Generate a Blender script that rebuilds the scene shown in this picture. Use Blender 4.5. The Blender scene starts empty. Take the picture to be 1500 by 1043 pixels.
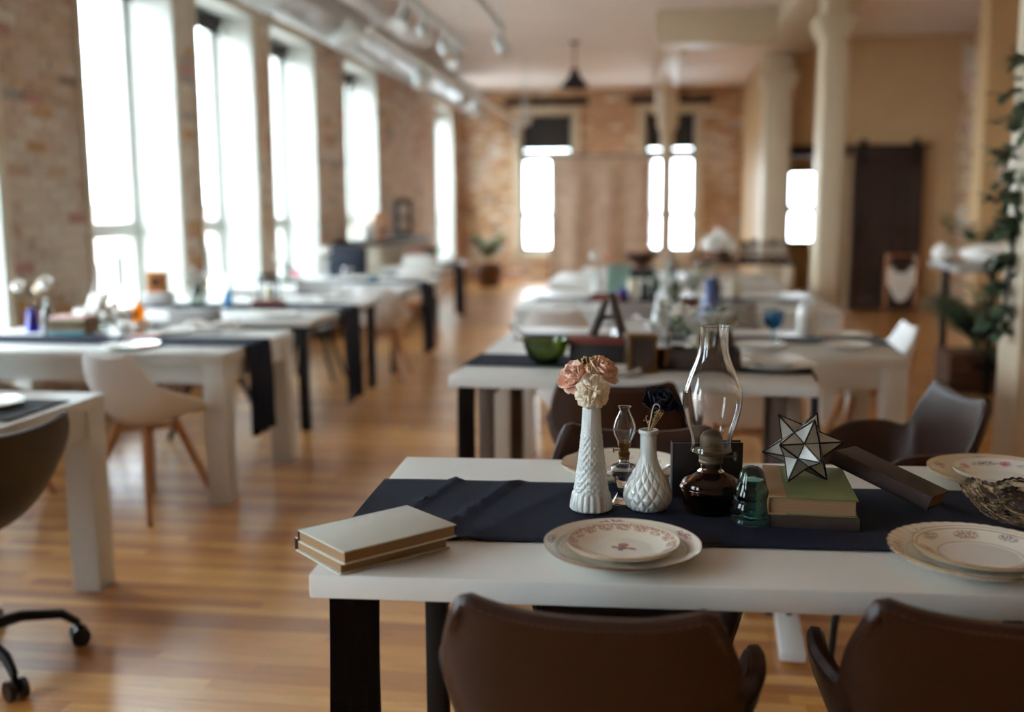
import bpy, bmesh, math, random
from mathutils import Vector, Matrix, noise
random.seed(7)
R = math.radians
PI = math.pi
sc = bpy.context.scene
COL = sc.collection
# ------------------------------------------------------------------ camera, sky, exposure
cd = bpy.data.cameras.new('camera'); cam = bpy.data.objects.new('camera', cd); COL.objects.link(cam)
cd.sensor_width = 36.0; cd.lens = 36.0; cd.clip_start = .05; cd.clip_end = 600
_p, _yaw, _roll = R(8.25), R(7.85), R(.3)
_fw = Vector((-math.sin(_yaw)*math.cos(_p), math.cos(_yaw)*math.cos(_p), -math.sin(_p)))
_rt = Vector((math.cos(_yaw), math.sin(_yaw), 0)); _up = _rt.cross(_fw)
_r2 = _rt*math.cos(_roll) - _up*math.sin(_roll); _u2 = _up*math.cos(_roll) + _rt*math.sin(_roll)
cam.matrix_world = Matrix(((_r2.x, _u2.x, -_fw.x, 0), (_r2.y, _u2.y, -_fw.y, 0), (_r2.z, _u2.z, -_fw.z, 1.42), (0, 0, 0, 1)))
cd.dof.use_dof = True; cd.dof.focus_distance = 2.02; cd.dof.aperture_fstop = 1.45
sc.camera = cam
W = bpy.data.worlds.new('sky'); sc.world = W; W.use_nodes = True
_bg = W.node_tree.nodes['Background']; _bg.inputs[0].default_value = (.77, .91, 1.0, 1); _bg.inputs[1].default_value = 17.5
sc.view_settings.view_transform = 'Standard'; sc.view_settings.look = 'None'; sc.view_settings.gamma = 1
sc.view_settings.use_curve_mapping = False
sc.view_settings.exposure = 0.0
sc.cycles.use_denoising = True
sc.cycles.max_bounces = 14; sc.cycles.diffuse_bounces = 6; sc.cycles.glossy_bounces = 6
sc.cycles.transmission_bounces = 12; sc.cycles.transparent_max_bounces = 16
sc.cycles.sample_clamp_indirect = 8.0

# ------------------------------------------------------------------ materials
def S(r, g, b):
    f = lambda c: (c/255/12.92) if c <= 10 else ((c/255+.055)/1.055)**2.4
    return (f(r), f(g), f(b), 1)
MATS = {}
def mat(name, col, rough=.5, metal=0, var=0, scale=8, bump=0, bscale=60, spec=.5, attr=False, coat=0, sheen=0, stretch=None, rand=0):
    m = bpy.data.materials.new(name); m.use_nodes = True; MATS[name] = m
    n = m.node_tree.nodes; l = m.node_tree.links; b = n['Principled BSDF']
    b.inputs['Roughness'].default_value = rough; b.inputs['Metallic'].default_value = metal
    b.inputs['Specular IOR Level'].default_value = spec; b.inputs['Coat Weight'].default_value = coat
    b.inputs['Sheen Weight'].default_value = sheen
    b.inputs['Base Color'].default_value = col
    tc = n.new('ShaderNodeTexCoord'); src = tc.outputs['Object']
    if stretch:
        mp = n.new('ShaderNodeMapping'); mp.inputs['Scale'].default_value = stretch; l.new(src, mp.inputs[0]); src = mp.outputs[0]
    out = None
    if attr:
        a = n.new('ShaderNodeVertexColor'); a.layer_name = 'Col'; out = a.outputs[0]
    if var:
        t = n.new('ShaderNodeTexNoise'); t.inputs['Scale'].default_value = scale; t.inputs['Detail'].default_value = 5
        l.new(src, t.inputs['Vector'])
        h = n.new('ShaderNodeHueSaturation'); mr = n.new('ShaderNodeMapRange')
        mr.inputs[1].default_value = .25; mr.inputs[2].default_value = .75
        mr.inputs[3].default_value = 1-var; mr.inputs[4].default_value = 1+var
        l.new(t.outputs[0], mr.inputs[0]); l.new(mr.outputs[0], h.inputs['Value'])
        if out: l.new(out, h.inputs['Color'])
        else: h.inputs['Color'].default_value = col
        out = h.outputs[0]
    if out: l.new(out, b.inputs['Base Color'])
    if bump:
        t2 = n.new('ShaderNodeTexNoise'); t2.inputs['Scale'].default_value = bscale; t2.inputs['Detail'].default_value = 4
        l.new(src, t2.inputs['Vector'])
        bp = n.new('ShaderNodeBump'); bp.inputs['Strength'].default_value = bump; bp.inputs['Distance'].default_value = .01
        l.new(t2.outputs[0], bp.inputs['Height']); l.new(bp.outputs[0], b.inputs['Normal'])
    return m
def glass(name, col=(1, 1, 1, 1), rough=.0, ior=1.45):
    m = mat(name, col, rough); b = m.node_tree.nodes['Principled BSDF']
    b.inputs['Transmission Weight'].default_value = 1; b.inputs['IOR'].default_value = ior
    return m
def pane_mat(name, tint=(1, 1, 1, 1), refl=.9):
    m = bpy.data.materials.new(name); m.use_nodes = True; MATS[name] = m
    n = m.node_tree.nodes; l = m.node_tree.links; n.remove(n['Principled BSDF'])
    t = n.new('ShaderNodeBsdfTransparent'); t.inputs[0].default_value = tint
    g = n.new('ShaderNodeBsdfGlossy'); g.inputs['Roughness'].default_value = .03
    f = n.new('ShaderNodeFresnel'); f.inputs[0].default_value = 1.45
    ge = n.new('ShaderNodeNewGeometry'); mb = n.new('ShaderNodeMath'); mb.operation = 'SUBTRACT'; mb.inputs[0].default_value = 1; l.new(ge.outputs['Backfacing'], mb.inputs[1])
    mc = n.new('ShaderNodeMath'); mc.operation = 'MULTIPLY'; l.new(f.outputs[0], mc.inputs[0]); l.new(mb.outputs[0], mc.inputs[1])
    mx = n.new('ShaderNodeMixShader'); l.new(mc.outputs[0], mx.inputs[0]); l.new(t.outputs[0], mx.inputs[1]); l.new(g.outputs[0], mx.inputs[2])
    l.new(mx.outputs[0], n['Material Output'].inputs[0]); return m
M = MATS
mat('brick', (1, 1, 1, 1), .9, attr=True, var=.18, scale=14, bump=.5, bscale=45)
mat('mortar', S(206, 192, 174), .95, var=.15, scale=5, bump=.4, bscale=80)
mat('plank', (1, 1, 1, 1), .3, attr=True, var=.22, scale=6, stretch=(1.2, 14, 1), bump=.06, bscale=9, spec=.8, coat=.7)
M['plank'].node_tree.nodes['Principled BSDF'].inputs['Coat Roughness'].default_value = .27
mat('subfloor', S(66, 40, 22), .8)
mat('ceiling', S(228, 219, 214), .85, var=.04, scale=2)
mat('cream_plaster', S(202, 170, 126), .6, var=.05, scale=3)
mat('cream_paint', S(202, 186, 160), .4, var=.03, scale=3)
mat('white_trim', S(206, 207, 200), .45, var=.03, scale=4)
mat('blind', S(40, 36, 34), .8)
mat('table_white', S(212, 212, 207), .38, var=.015, scale=5, bump=.02, bscale=150)
mat('black_metal', S(18, 15, 15), .5, spec=.25)
mat('brown_metal', S(96, 80, 70), .5, spec=.3)
mat('white_metal', S(215, 215, 213), .35)
mat('navy_cloth', S(28, 33, 50), .95, var=.12, scale=25, bump=.3, bscale=420, spec=.2)
mat('black_cloth', S(24, 24, 30), .95, bump=.3, bscale=300, sheen=.1)
mat('brown_leather', S(45, 21, 11), .4, var=.2, scale=7, bump=.16, bscale=160, spec=.3, coat=.14)
M['brown_leather'].node_tree.nodes['Principled BSDF'].inputs['Coat Roughness'].default_value = .3

mat('leather_seam', S(84, 48, 28), .5)
mat('white_plastic', S(226, 223, 220), .4)
mat('gray_plastic', S(150, 147, 143), .45)
mat('black_plastic', S(26, 23, 23), .32)
mat('beech', S(176, 124, 78), .5, var=.15, scale=5, stretch=(6, 6, 1))
mat('dark_wood', S(52, 34, 25), .55, var=.25, scale=6, stretch=(8, 1, 1), bump=.1)
mat('barn_wood', S(50, 30, 20), .6, var=.3, scale=5, stretch=(7, 7, .8), bump=.25, bscale=30)
mat('duct', S(172, 172, 170), .42, .75, var=.06, scale=4)
mat('galv', S(205, 210, 208), .5, .2)
mat('milk_glass', S(206, 210, 206), .16, coat=.3)
glass('clear_glass'); glass('amber_glass', S(150, 88, 52)); glass('teal_glass', S(140, 212, 208)); glass('green_glass', S(122, 134, 66))
glass('cut_glass', S(252, 249, 238)); glass('blue_glass', S(30, 50, 200)); glass('amber_bottle', S(246, 178, 60)); glass('goblet_blue', S(60, 160, 200))
glass('olive_bottle', S(60, 90, 60)); glass('smoke_glass', S(200, 205, 200))
pane_mat('window_pane'); pane_mat('capiz', (.74, .74, .70, 1))
mat('capiz_shell', S(206, 204, 192), .22, var=.12, scale=40, bump=.2, bscale=60)
M['capiz_shell'].node_tree.nodes['Principled BSDF'].inputs['Transmission Weight'].default_value = .45
M['capiz_shell'].node_tree.nodes['Principled BSDF'].inputs['Roughness'].default_value = .28
mat('lead', S(26, 20, 17), .45, .4)
mat('brass', S(130, 98, 56), .35, .9); mat('burner_metal', S(96, 82, 62), .55, .5, var=.2, scale=30)
mat('copper', S(180, 120, 84), .35, .9)
mat('china', (1, 1, 1, 1), .14, attr=True, coat=.4)
mat('china_plain', S(232, 230, 222), .15, coat=.4)
mat('cover_cream', S(198, 198, 188), .85, bump=.25, bscale=350); mat('cover_tan', S(156, 122, 84), .8, bump=.2, bscale=300)
mat('cover_green', S(108, 116, 70), .8, var=.1, scale=20, bump=.2, bscale=300); mat('cover_dark', S(58, 42, 36), .75, var=.2, scale=14, bump=.2, bscale=200)
mat('cover_brown', S(84, 62, 52), .7, var=.2, scale=14); mat('cover_black', S(34, 26, 24), .6); mat('cover_red', S(110, 46, 34), .7, var=.15, scale=10)
mat('pages', S(146, 113, 82), .9, var=.12, scale=220, stretch=(.02, .02, 1)); mat('pages_old', S(144, 114, 82), .9, var=.1, scale=220, stretch=(.02, .02, 1)); mat('pages_white', S(225, 222, 214), .9, var=.06, scale=220, stretch=(.02, .02, 1))
mat('spine_print', S(60, 74, 50), .8)
mat('petal_peach', S(240, 200, 178), .8, var=.12, scale=30); mat('petal_cream', S(236, 222, 198), .85, var=.1, scale=50)
mat('petal_white', S(238, 234, 226), .8); mat('petal_navy', S(30, 32, 52), .85); mat('petal_pink', S(226, 140, 160), .8); mat('petal_red', S(84, 26, 22), .8)
mat('stem_straw', S(205, 176, 120), .85); mat('stem_green', S(74, 92, 58), .8)
mat('leaf_dark', S(80, 98, 72), .55, var=.3, scale=6); mat('leaf_green', S(66, 100, 54), .6, var=.25, scale=5); mat('leaf_sage', S(192, 198, 182), .75)
mat('wire', S(214, 208, 198), .4, .3)
mat('orange_wood', S(186, 112, 44), .55, var=.15, scale=8); mat('card_teal', S(140, 176, 166), .8); mat('card_white', S(226, 222, 214), .8)
mat('blue_ceramic', S(84, 104, 160), .3); mat('purple_ceramic', S(44, 34, 66), .4); mat('teal_ceramic', S(90, 150, 160), .3)
mat('candle', S(226, 214, 186), .6); mat('pink_book', S(214, 176, 170), .7); mat('peach_shade', S(238, 196, 164), .7)
mat('navy_fabric', S(22, 26, 40), .9); mat('linen', S(196, 186, 166), .9, var=.08, scale=8)
mat('yarn', S(226, 220, 208), .95); mat('pot_brown', S(96, 66, 46), .8, var=.2, scale=10); mat('basket', S(104, 72, 50), .85, var=.25, scale=30)
mat('photo_paper', S(232, 229, 224), .5); mat('silver', S(190, 188, 180), .25, 1)
mat('backdrop_cloth', S(200, 178, 158), .9, var=.3, scale=5.5, bump=.2, bscale=6)
mat('roof_far', S(190, 150, 140), .9); mat('wall_far_out', S(205, 178, 168), .9); mat('ground_out', S(150, 145, 140), .9)

# ------------------------------------------------------------------ mesh building
class G:
    def __init__(s): s.v = []; s.f = []; s.m = []; s.c = []; s.k = 0; s.col = None
    def add(s, vs, fs, col=None, m=None):
        b = len(s.v); s.v += [tuple(v) for v in vs]; s.f += [tuple(b+i for i in f) for f in fs]
        s.m += [s.k if m is None else m]*len(fs); s.c += [col if col is not None else s.col]*len(vs); return s
    def box(s, x0, x1, y0, y1, z0, z1, col=None, mx=None):
        vs = [Vector(p) for p in ((x0, y0, z0), (x1, y0, z0), (x1, y1, z0), (x0, y1, z0), (x0, y0, z1), (x1, y0, z1), (x1, y1, z1), (x0, y1, z1))]
        if mx: vs = [mx @ v for v in vs]
        return s.add(vs, [(0, 3, 2, 1), (4, 5, 6, 7), (0, 1, 5, 4), (1, 2, 6, 5), (2, 3, 7, 6), (3, 0, 4, 7)], col)
    def lathe(s, prof, n=32, c=(0, 0, 0), fn=None, sx=1, sy=1, cap=True, cfn=None):
        vs = []; fs = []; k = len(prof); cols = []
        for j, (r, z) in enumerate(prof):
            for i in range(n):
                a = 2*PI*i/n; rr, zz = (r, z) if fn is None else fn(r, z, a, j)
                vs.append((c[0]+rr*math.cos(a)*sx, c[1]+rr*math.sin(a)*sy, c[2]+zz))
                if cfn: cols.append(cfn(r, z, a, j))
        for j in range(k-1):
            for i in range(n):
                i2 = (i+1) % n; fs.append((j*n+i, j*n+i2, (j+1)*n+i2, (j+1)*n+i))
        if cap:
            if prof[0][0] > 1e-5: fs.append(tuple(range(n))[::-1])
            if prof[-1][0] > 1e-5: fs.append(tuple((k-1)*n+i for i in range(n)))
        b = len(s.v); s.add(vs, fs)
        if cfn: s.c[b:] = cols
        return s
    def tube(s, pts, r, n=8, cap=True):
        pts = [Vector(p) for p in pts]; rs = r if isinstance(r, (list, tuple)) else [r]*len(pts)
        vs = []; fs = []; prev = None
        for j, p in enumerate(pts):
            d = (pts[min(j+1, len(pts)-1)]-pts[max(j-1, 0)]).normalized()
            if prev is None: u = d.orthogonal().normalized()
            else:
                u = prev - d*prev.dot(d); u = u.normalized() if u.length > 1e-6 else d.orthogonal().normalized()
            prev = u; w = d.cross(u)
            for i in range(n):
                a = 2*PI*i/n; vs.append(p+(u*math.cos(a)+w*math.sin(a))*rs[j])
        for j in range(len(pts)-1):
            for i in range(n):
                i2 = (i+1) % n; fs.append((j*n+i, j*n+i2, (j+1)*n+i2, (j+1)*n+i))
        if cap: fs += [tuple(range(n))[::-1], tuple((len(pts)-1)*n+i for i in range(n))]
        return s.add(vs, fs)
    def grid(s, fn, nu, nv, col=None):
        vs = [fn(i/nu, j/nv) for j in range(nv+1) for i in range(nu+1)]
        fs = [(j*(nu+1)+i, j*(nu+1)+i+1, (j+1)*(nu+1)+i+1, (j+1)*(nu+1)+i) for j in range(nv) for i in range(nu)]
        return s.add(vs, fs, col)
    def ball(s, c, rx, ry=None, rz=None, n=12, m=8, fn=None):
        ry = ry or rx; rz = rz or rx
        vs = [(c[0], c[1], c[2]-rz)]; fs = []
        for j in range(1, m):
            t = PI*j/m
            for i in range(n):
                a = 2*PI*i/n; d = Vector((math.sin(t)*math.cos(a), math.sin(t)*math.sin(a), -math.cos(t)))
                q = 1 if fn is None else fn(d)
                vs.append((c[0]+d.x*rx*q, c[1]+d.y*ry*q, c[2]+d.z*rz*q))
        vs.append((c[0], c[1], c[2]+rz))
        for i in range(n):
            i2 = (i+1) % n; fs.append((0, 1+i2, 1+i)); fs.append((len(vs)-1, 1+(m-2)*n+i, 1+(m-2)*n+i2))
            for j in range(m-2): fs.append((1+j*n+i, 1+j*n+i2, 1+(j+1)*n+i2, 1+(j+1)*n+i))
        return s.add(vs, fs)
    def mesh(s, name, mats, bevel=0, seg=2, ang=38, weld=False):
        me = bpy.data.meshes.new(name); me.from_pydata(s.v, [], s.f)
        mats = mats if isinstance(mats, (list, tuple)) else [mats]
        for m in mats: me.materials.append(MATS[m])
        if len(mats) > 1: me.polygons.foreach_set('material_index', s.m)
        if any(c is not None for c in s.c):
            ca = me.color_attributes.new('Col', 'FLOAT_COLOR', 'POINT')
            flat = []
            for c in s.c: flat += list(c if c is not None else (1, 1, 1, 1))
            ca.data.foreach_set('color', flat)
        if bevel or weld:
            bm = bmesh.new(); bm.from_mesh(me)
            if weld: bmesh.ops.remove_doubles(bm, verts=bm.verts, dist=1e-5)
            if bevel:
                es = [e for e in bm.edges if len(e.link_faces) == 2 and e.calc_face_angle(0) > .6]
                bmesh.ops.bevel(bm, geom=es, offset=bevel, segments=seg, affect='EDGES', profile=.5)
            bm.to_mesh(me); bm.free()
        me.shade_smooth(); me.set_sharp_from_angle(angle=R(ang)); me.update()
        return me
    def build(s, name, mats, parent=None, loc=None, rz=0, **k):
        o = bpy.data.objects.new(name, s.mesh(name, mats, **k)); COL.objects.link(o)
        if parent: o.parent = parent
        if loc: o.location = loc
        if rz: o.rotation_euler.z = rz
        return o
def box(name, mt, parent, *b, bevel=0, seg=2, **k): return G().box(*b).build(name, mt, parent, bevel=bevel, seg=seg, **k)
def tag(o, label=None, cat=None, group=None, kind=None):
    if label: o['label'] = label
    if cat: o['category'] = cat
    if group: o['group'] = group
    if kind: o['kind'] = kind
    return o
def thing(name, label, cat, loc=(0, 0, 0), rz=0, group=None):
    o = bpy.data.objects.new(name, None); COL.objects.link(o); o.empty_display_size = .1
    o.location = loc; o.rotation_euler.z = rz
    return tag(o, label, cat, group)
def dup(root, loc, rz=0, label=None, group=None, mats=None):
    def cp(o, par):
        c = o.copy(); COL.objects.link(c); c.parent = par
        for ch in KIDS.get(o.name, []): cp(ch, c)
        return c
    KIDS.clear()
    for o in bpy.data.objects:
        if o.parent: KIDS.setdefault(o.parent.name, []).append(o)
    c = cp(root, None); c.location = loc; c.rotation_euler.z = rz
    if label: c['label'] = label
    if group: c['group'] = group
    return c
KIDS = {}
def struct(o, label=None): o['kind'] = 'structure'; tag(o, label); return o
def shade(c, k): return (c[0]*k, c[1]*k, c[2]*k, 1)
def mix(a, b, t): return tuple(a[i]*(1-t)+b[i]*t for i in range(3))+(1,)
def cr(pts, t):
    n = len(pts)-1; x = min(max(t, 0), 1)*n; i = min(int(x), n-1); f = x-i
    p = [Vector(pts[min(max(i+d, 0), n)]) for d in (-1, 0, 1, 2)]
    return .5*((2*p[1])+(p[2]-p[0])*f+(2*p[0]-5*p[1]+4*p[2]-p[3])*f*f+(3*p[1]-p[0]-3*p[2]+p[3])*f**3)
def smooth(prof, k=4):
    n = (len(prof)-1)*k
    return [(max(q.x, 0), q.y) for q in (cr([(r, z, 0) for r, z in prof], i/n) for i in range(n+1))]

# ------------------------------------------------------------------ the room
XL, YF, ZC, XR, YB = -3.8, 20.0, 3.65, 4.0, -7.0
# floor
fl = struct(box('floor', 'subfloor', None, XL-.4, 4.8, YB-.3, 21, -.2, -.02), 'glossy honey oak strip floor')
OAK = [S(212, 150, 76), S(200, 134, 62), S(218, 162, 90), S(184, 118, 54), S(206, 144, 70)]
pw = .062; planks = []; rest = G()
y = YB
row = 0
pv = []
for i in range(10):
    g = G(); c = shade(OAK[i % 5], random.uniform(.8, 1.12)); g.box(-.5, .5, 0, pw-.0016, -.02, 0, col=c); pv.append(g.mesh('plank', 'plank', bevel=.0))
cand = []
while y < YF:
    x = XL - random.uniform(0, 1.2)
    while x < 4.6:
        L = random.uniform(.6, 1.7); x0, x1 = max(x, XL), min(x+L, 4.6)
        if x1 - x0 > .05:
            cand.append((x0, x1-.0015, y))
        x += L
    y += pw
near = sorted([c for c in cand if c[2] > 2.55 and c[0] < .2 and c[1] > -.26-.62*c[2] and c[0] < .06*c[2]], key=lambda c: c[2])[:280]
ns = set(near)
for c in cand:
    if c in ns:
        o = bpy.data.objects.new('plank', random.choice(pv)); COL.objects.link(o); o.parent = fl
        o.location = ((c[0]+c[1])/2, c[2], 0); o.scale.x = c[1]-c[0]
    else:
        rest.box(c[0], c[1], c[2], c[2]+pw-.0016, -.02, 0, col=shade(random.choice(OAK), random.uniform(.8, 1.12)))
o = rest.build('floorboards', 'plank', fl); o['kind'] = 'stuff'

# ceiling and beams
struct(box('ceiling', 'ceiling', None, XL-.4, 4.8, YB-.3, 21, ZC, ZC+.2), 'pale plaster ceiling')
struct(box('trim_1', 'cream_paint', None, 1.35, 2.0, YB, 14.6, 3.4, ZC, bevel=.01), 'cream boxed beam above the row of columns')
struct(box('trim_2', 'cream_paint', None, 0, 1.35, 12.3, 12.65, 3.27, ZC, bevel=.01), 'cream cross beam facing the room')
struct(box('trim_3', 'cream_paint', None, 0, .34, 12.65, 19.98, 3.27, ZC, bevel=.01), 'cream beam running to the brick end wall')

# brick walls
TAN = [S(214, 190, 166), S(206, 180, 154), S(218, 200, 180), S(200, 170, 142), S(220, 204, 186), S(210, 184, 162)]
ACC = [S(198, 150, 134), S(176, 166, 156), S(200, 158, 112), S(220, 208, 192)]
WARM = [S(188, 150, 112), S(178, 138, 100), S(196, 164, 128), S(162, 120, 84), S(200, 172, 142)]
def bcol(u, z, pal, rnd):
    n1 = noise.noise((u*.55+9, z*.8, rnd)); n2 = noise.noise((u*1.3, z*2.2+4, rnd+3))
    c = random.choice(pal)
    if n1 > .22: c = mix(c, S(218, 206, 190), .5)
    elif n1 < -.3: c = mix(c, S(194, 150, 120), .45)
    if n2 > .28: c = random.choice(ACC)
    elif random.random() < .08: c = random.choice(ACC)
    return shade(c, random.uniform(.92, 1.06))
BW, BH, MJ = .205, .064, .010
def brick_wall(parent, u0, u1, z1, openings, to_world, pal, rnd, indiv=None, z0=0.0):
    """bricks in running bond, cut at the openings; to_world(u0,u1,z0,z1) -> box bounds of the brick"""
    g = G(); n_ind = 0; z = z0; r = 0
    while z < z1-.02:
        zt = min(z+BH, z1); u = u0-(BW/2 if r % 2 else 0)
        segs = [(u0, u1)]
        for (a, b, c, d) in openings:
            if zt > c and z < d:
                ns_ = []
                for (p, q) in segs:
                    if b <= p or a >= q: ns_.append((p, q))
                    else:
                        if a > p: ns_.append((p, a))
                        if b < q: ns_.append((b, q))
                segs = ns_
        while u < u1:
            for (p, q) in segs:
                a, b = max(u, p), min(u+BW, q)
                if b-a > .03:
                    bx = to_world(a, b-MJ, z, zt); col = bcol((a+b)/2, z, pal, rnd); d = random.uniform(-.004, .004)
                    if indiv and n_ind < 290 and indiv(a, b, z):
                        n_ind += 1; i = random.randrange(len(BV))
                        o = bpy.data.objects.new('brick', brick_mesh(col)); COL.objects.link(o); o.parent = parent
                        o.location = ((bx[0]+bx[1])/2+d, (bx[2]+bx[3])/2, (bx[4]+bx[5])/2)
                        o.scale = (bx[1]-bx[0], bx[3]-bx[2], bx[5]-bx[4])
                    else: g.box(*bx, col=col)
            u += BW
        z += BH+MJ; r += 1
    o = g.build('brickwork', 'brick', parent); o['kind'] = 'stuff'
BV = []
def brick_mesh(col):
    # 24 shared brick meshes, nearest colour wins
    if len(BV) < 24:
        g = G(); g.box(-.5, .5, -.5, .5, -.5, .5, col=col); me = g.mesh('brick', 'brick'); BV.append((col, me)); return me
    return min(BV, key=lambda q: sum((q[0][k]-col[k])**2 for k in range(3)))[1]
BV.append(((.5, .3, .2, 1), G().box(-.5, .5, -.5, .5, -.5, .5, col=(.35, .24, .17, 1)).mesh('brick', 'brick')))

def holed_wall(name, u0, u1, z1, openings, tw, mt):
    g = G(); us = sorted({u0, u1, *[o[0] for o in openings], *[o[1] for o in openings]})
    for a, b in zip(us, us[1:]):
        zs = [(0, z1)]
        for (p, q, c, d) in openings:
            if p <= a and b <= q:
                zs = [(0, c), (d, z1)]
        for c, d in zs:
            if d-c > .001: g.box(*tw(a, b, c, d))
    return g.build(name, mt)
SILL, HEAD, TRZ = .5, 3.24, 1.26
WIN = [(6.58, 7.95), (8.36, 9.6), (10.04, 11.38), (12.51, 13.99), (17.9, 19.4), (4.25, 5.62), (.2, 1.5), (-1.8, -.4)]
opl = [(a, b, SILL, HEAD) for a, b in WIN]
wl = struct(holed_wall('wall_left', YB-.2, YF+.3, ZC, opl, lambda a, b, c, d: (XL-.5, XL-.012, a, b, c, d), 'mortar'), 'exposed tan brick wall pierced by tall windows')
brick_wall(wl, YB, YF, ZC, opl, lambda a, b, c, d: (XL-.05, XL, a, b, c, d), TAN, 1.0,
           indiv=lambda a, b, z: z > .7 and ((a > 5.6 and b < 6.6) or (a > 7.9 and b < 8.4 and z < 3.2)))
def tall_window(i, a, b, label):
    """white lined opening in the left wall with one tall sash over a short one"""
    xg = XL-.40; fw_ = .075
    g = G()
    g.box(xg-.04, xg+.04, a+.03, a+.03+fw_, SILL, HEAD); g.box(xg-.04, xg+.04, b-.03-fw_, b-.03, SILL, HEAD)
    g.box(xg-.04, xg+.04, a+.03, b-.03, SILL, SILL+.09); g.box(xg-.04, xg+.04, a+.03, b-.03, HEAD-.09, HEAD)
    w = struct(g.build('window_%d' % i, 'white_trim', bevel=.006), label)
    box('transom_rail', 'white_trim', w, xg-.05, xg+.05, a+.03, b-.03, TRZ-.06, TRZ+.06, bevel=.006)
    l = G(); l.box(xg-.1, XL+.012, b-.03, b, SILL, HEAD); l.box(xg-.1, XL+.012, a, a+.03, SILL, HEAD)
    l.box(xg-.1, XL+.012, a, b, HEAD-.025, HEAD); l.build('reveal_lining', 'white_trim', w, bevel=.004)
    c = G(); c.box(XL, XL+.022, a-.06, a, SILL-.02, HEAD+.10); c.box(XL, XL+.022, b, b+.05, SILL-.02, HEAD+.10); c.box(XL, XL+.022, a, b, HEAD, HEAD+.10)
    c.build('casing', 'cream_paint', w, bevel=.004)
    box('sill_board', 'white_trim', w, xg-.1, XL+.05, a, b, SILL-.03, SILL+.004, bevel=.006)
    for z0, z1 in ((SILL+.09, TRZ-.06), (TRZ+.06, HEAD-.09)): box('pane', 'window_pane', w, xg-.004, xg+.004, a+.03+fw_, b-.03-fw_, z0, z1)
    r = G(); r.tube([(xg+.09, a+.04, HEAD-.08), (xg+.09, b-.04, HEAD-.08)], .042, 12); r.box(xg+.10, xg+.104, a+.05, b-.05, HEAD-.20, HEAD-.08)
    r.build('roller_blind', 'blind', w)
    return w
ORD = ['nearest tall window', 'second tall window', 'third tall window', 'fourth tall window', 'last tall window in the corner']
for i, (a, b) in enumerate(WIN):
    tall_window(i+1, a, b, (ORD[i] if i < 5 else 'tall window beyond the photo edge')+' of the brick left wall, with deep white reveals')

# far brick wall with two windows
FW = [(-2.58, -1.56, .55, 3.18), (-.2, .78, .55, 3.18)]
wf = struct(holed_wall('wall_far', XL, 1.7, ZC, FW, lambda a, b, c, d: (a, b, YF+.012, YF+.45, c, d), 'mortar'), 'orange tan brick end wall')
brick_wall(wf, XL, 1.7, ZC, FW, lambda a, b, c, d: (a, b, YF, YF+.05, c, d), WARM, 5.0)
for i, (a, b, c, d) in enumerate(FW):
    g = G(); yg = YF+.16
    for q in ((a, a+.08, c, d), (b-.08, b, c, d), (a, b, c, c+.09), (a, b, d-.08, d), (a, b, 1.22, 1.32), (a, b, 2.3, 2.5)): g.box(q[0], q[1], yg-.03, yg+.03, q[2], q[3])
    w = struct(g.build('window_%d' % (12+i), 'white_trim', bevel=.005), ('end wall window half covered by the mottled backdrop', 'end wall window behind the slim round column')[i])
    g = G()
    for q in ((a-.13, a, c-.1, d+.14), (b, b+.13, c-.1, d+.14), (a, b, d, d+.14), (a-.16, b+.16, c-.14, c-.0)): g.box(q[0], q[1], YF-.04, YF+.1, q[2], q[3])
    g.build('casing', 'cream_paint', w, bevel=.006)
    for z0, z1 in ((c+.09, 1.22), (1.32, 2.3), (2.5, d-.08)): box('pane', 'window_pane', w, a+.08, b-.08, yg-.004, yg+.004, z0, z1)
    box('dark_blind', 'blind', w, a+.05, b-.05, yg-.06, yg-.04, 2.52, d-.02)
    box('lintel', 'dark_wood', w, a-.3, b+.3, YF-.05, YF+.02, d+.17, d+.31, bevel=.01)
# side return, barn door wall, room beyond
struct(box('wall_return', 'cream_plaster', None, 1.63, 1.8, 14.6, YF+.3, 0, ZC), 'cream side wall turning from the barn door to the brick end wall')
OP = [(1.8, 2.62, 0, 2.08)]
struct(holed_wall('wall_inner', 1.63, XR+.4, ZC, OP, lambda a, b, c, d: (a, b, 14.6, 14.76, c, d), 'cream_plaster'), 'warm beige wall behind the sliding barn door')
struct(box('baseboard_inner', 'cream_paint', None, 2.62, XR, 14.575, 14.6, 0, .16, bevel=.004), 'beige baseboard under the barn door wall')
struct(box('trim_4', 'dark_wood', None, 1.7, 2.64, 14.57, 14.6, 2.08, 2.2, bevel=.004), 'dark wood head over the doorway')
HW = [(2.24, 2.72, .78, 2.02)]
hb = struct(holed_wall('wall_hall', 1.63, XR+.4, ZC, HW, lambda a, b, c, d: (a, b, 18, 18.2, c, d), 'cream_plaster'), 'end wall of the next room seen through the doorway')
g = G()
for q in ((2.24, 2.29, .78, 2.02), (2.67, 2.72, .78, 2.02), (2.24, 2.72, .78, .84), (2.24, 2.72, 1.96, 2.02), (2.24, 2.72, 1.30, 1.44)): g.box(q[0], q[1], 18.04, 18.1, q[2], q[3])
w = struct(g.build('window_16', 'blind'), 'small two pane window seen through the doorway')
for z0, z1 in ((.84, 1.30), (1.44, 1.96)): box('pane', 'window_pane', w, 2.29, 2.67, 18.066, 18.074, z0, z1)
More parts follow.
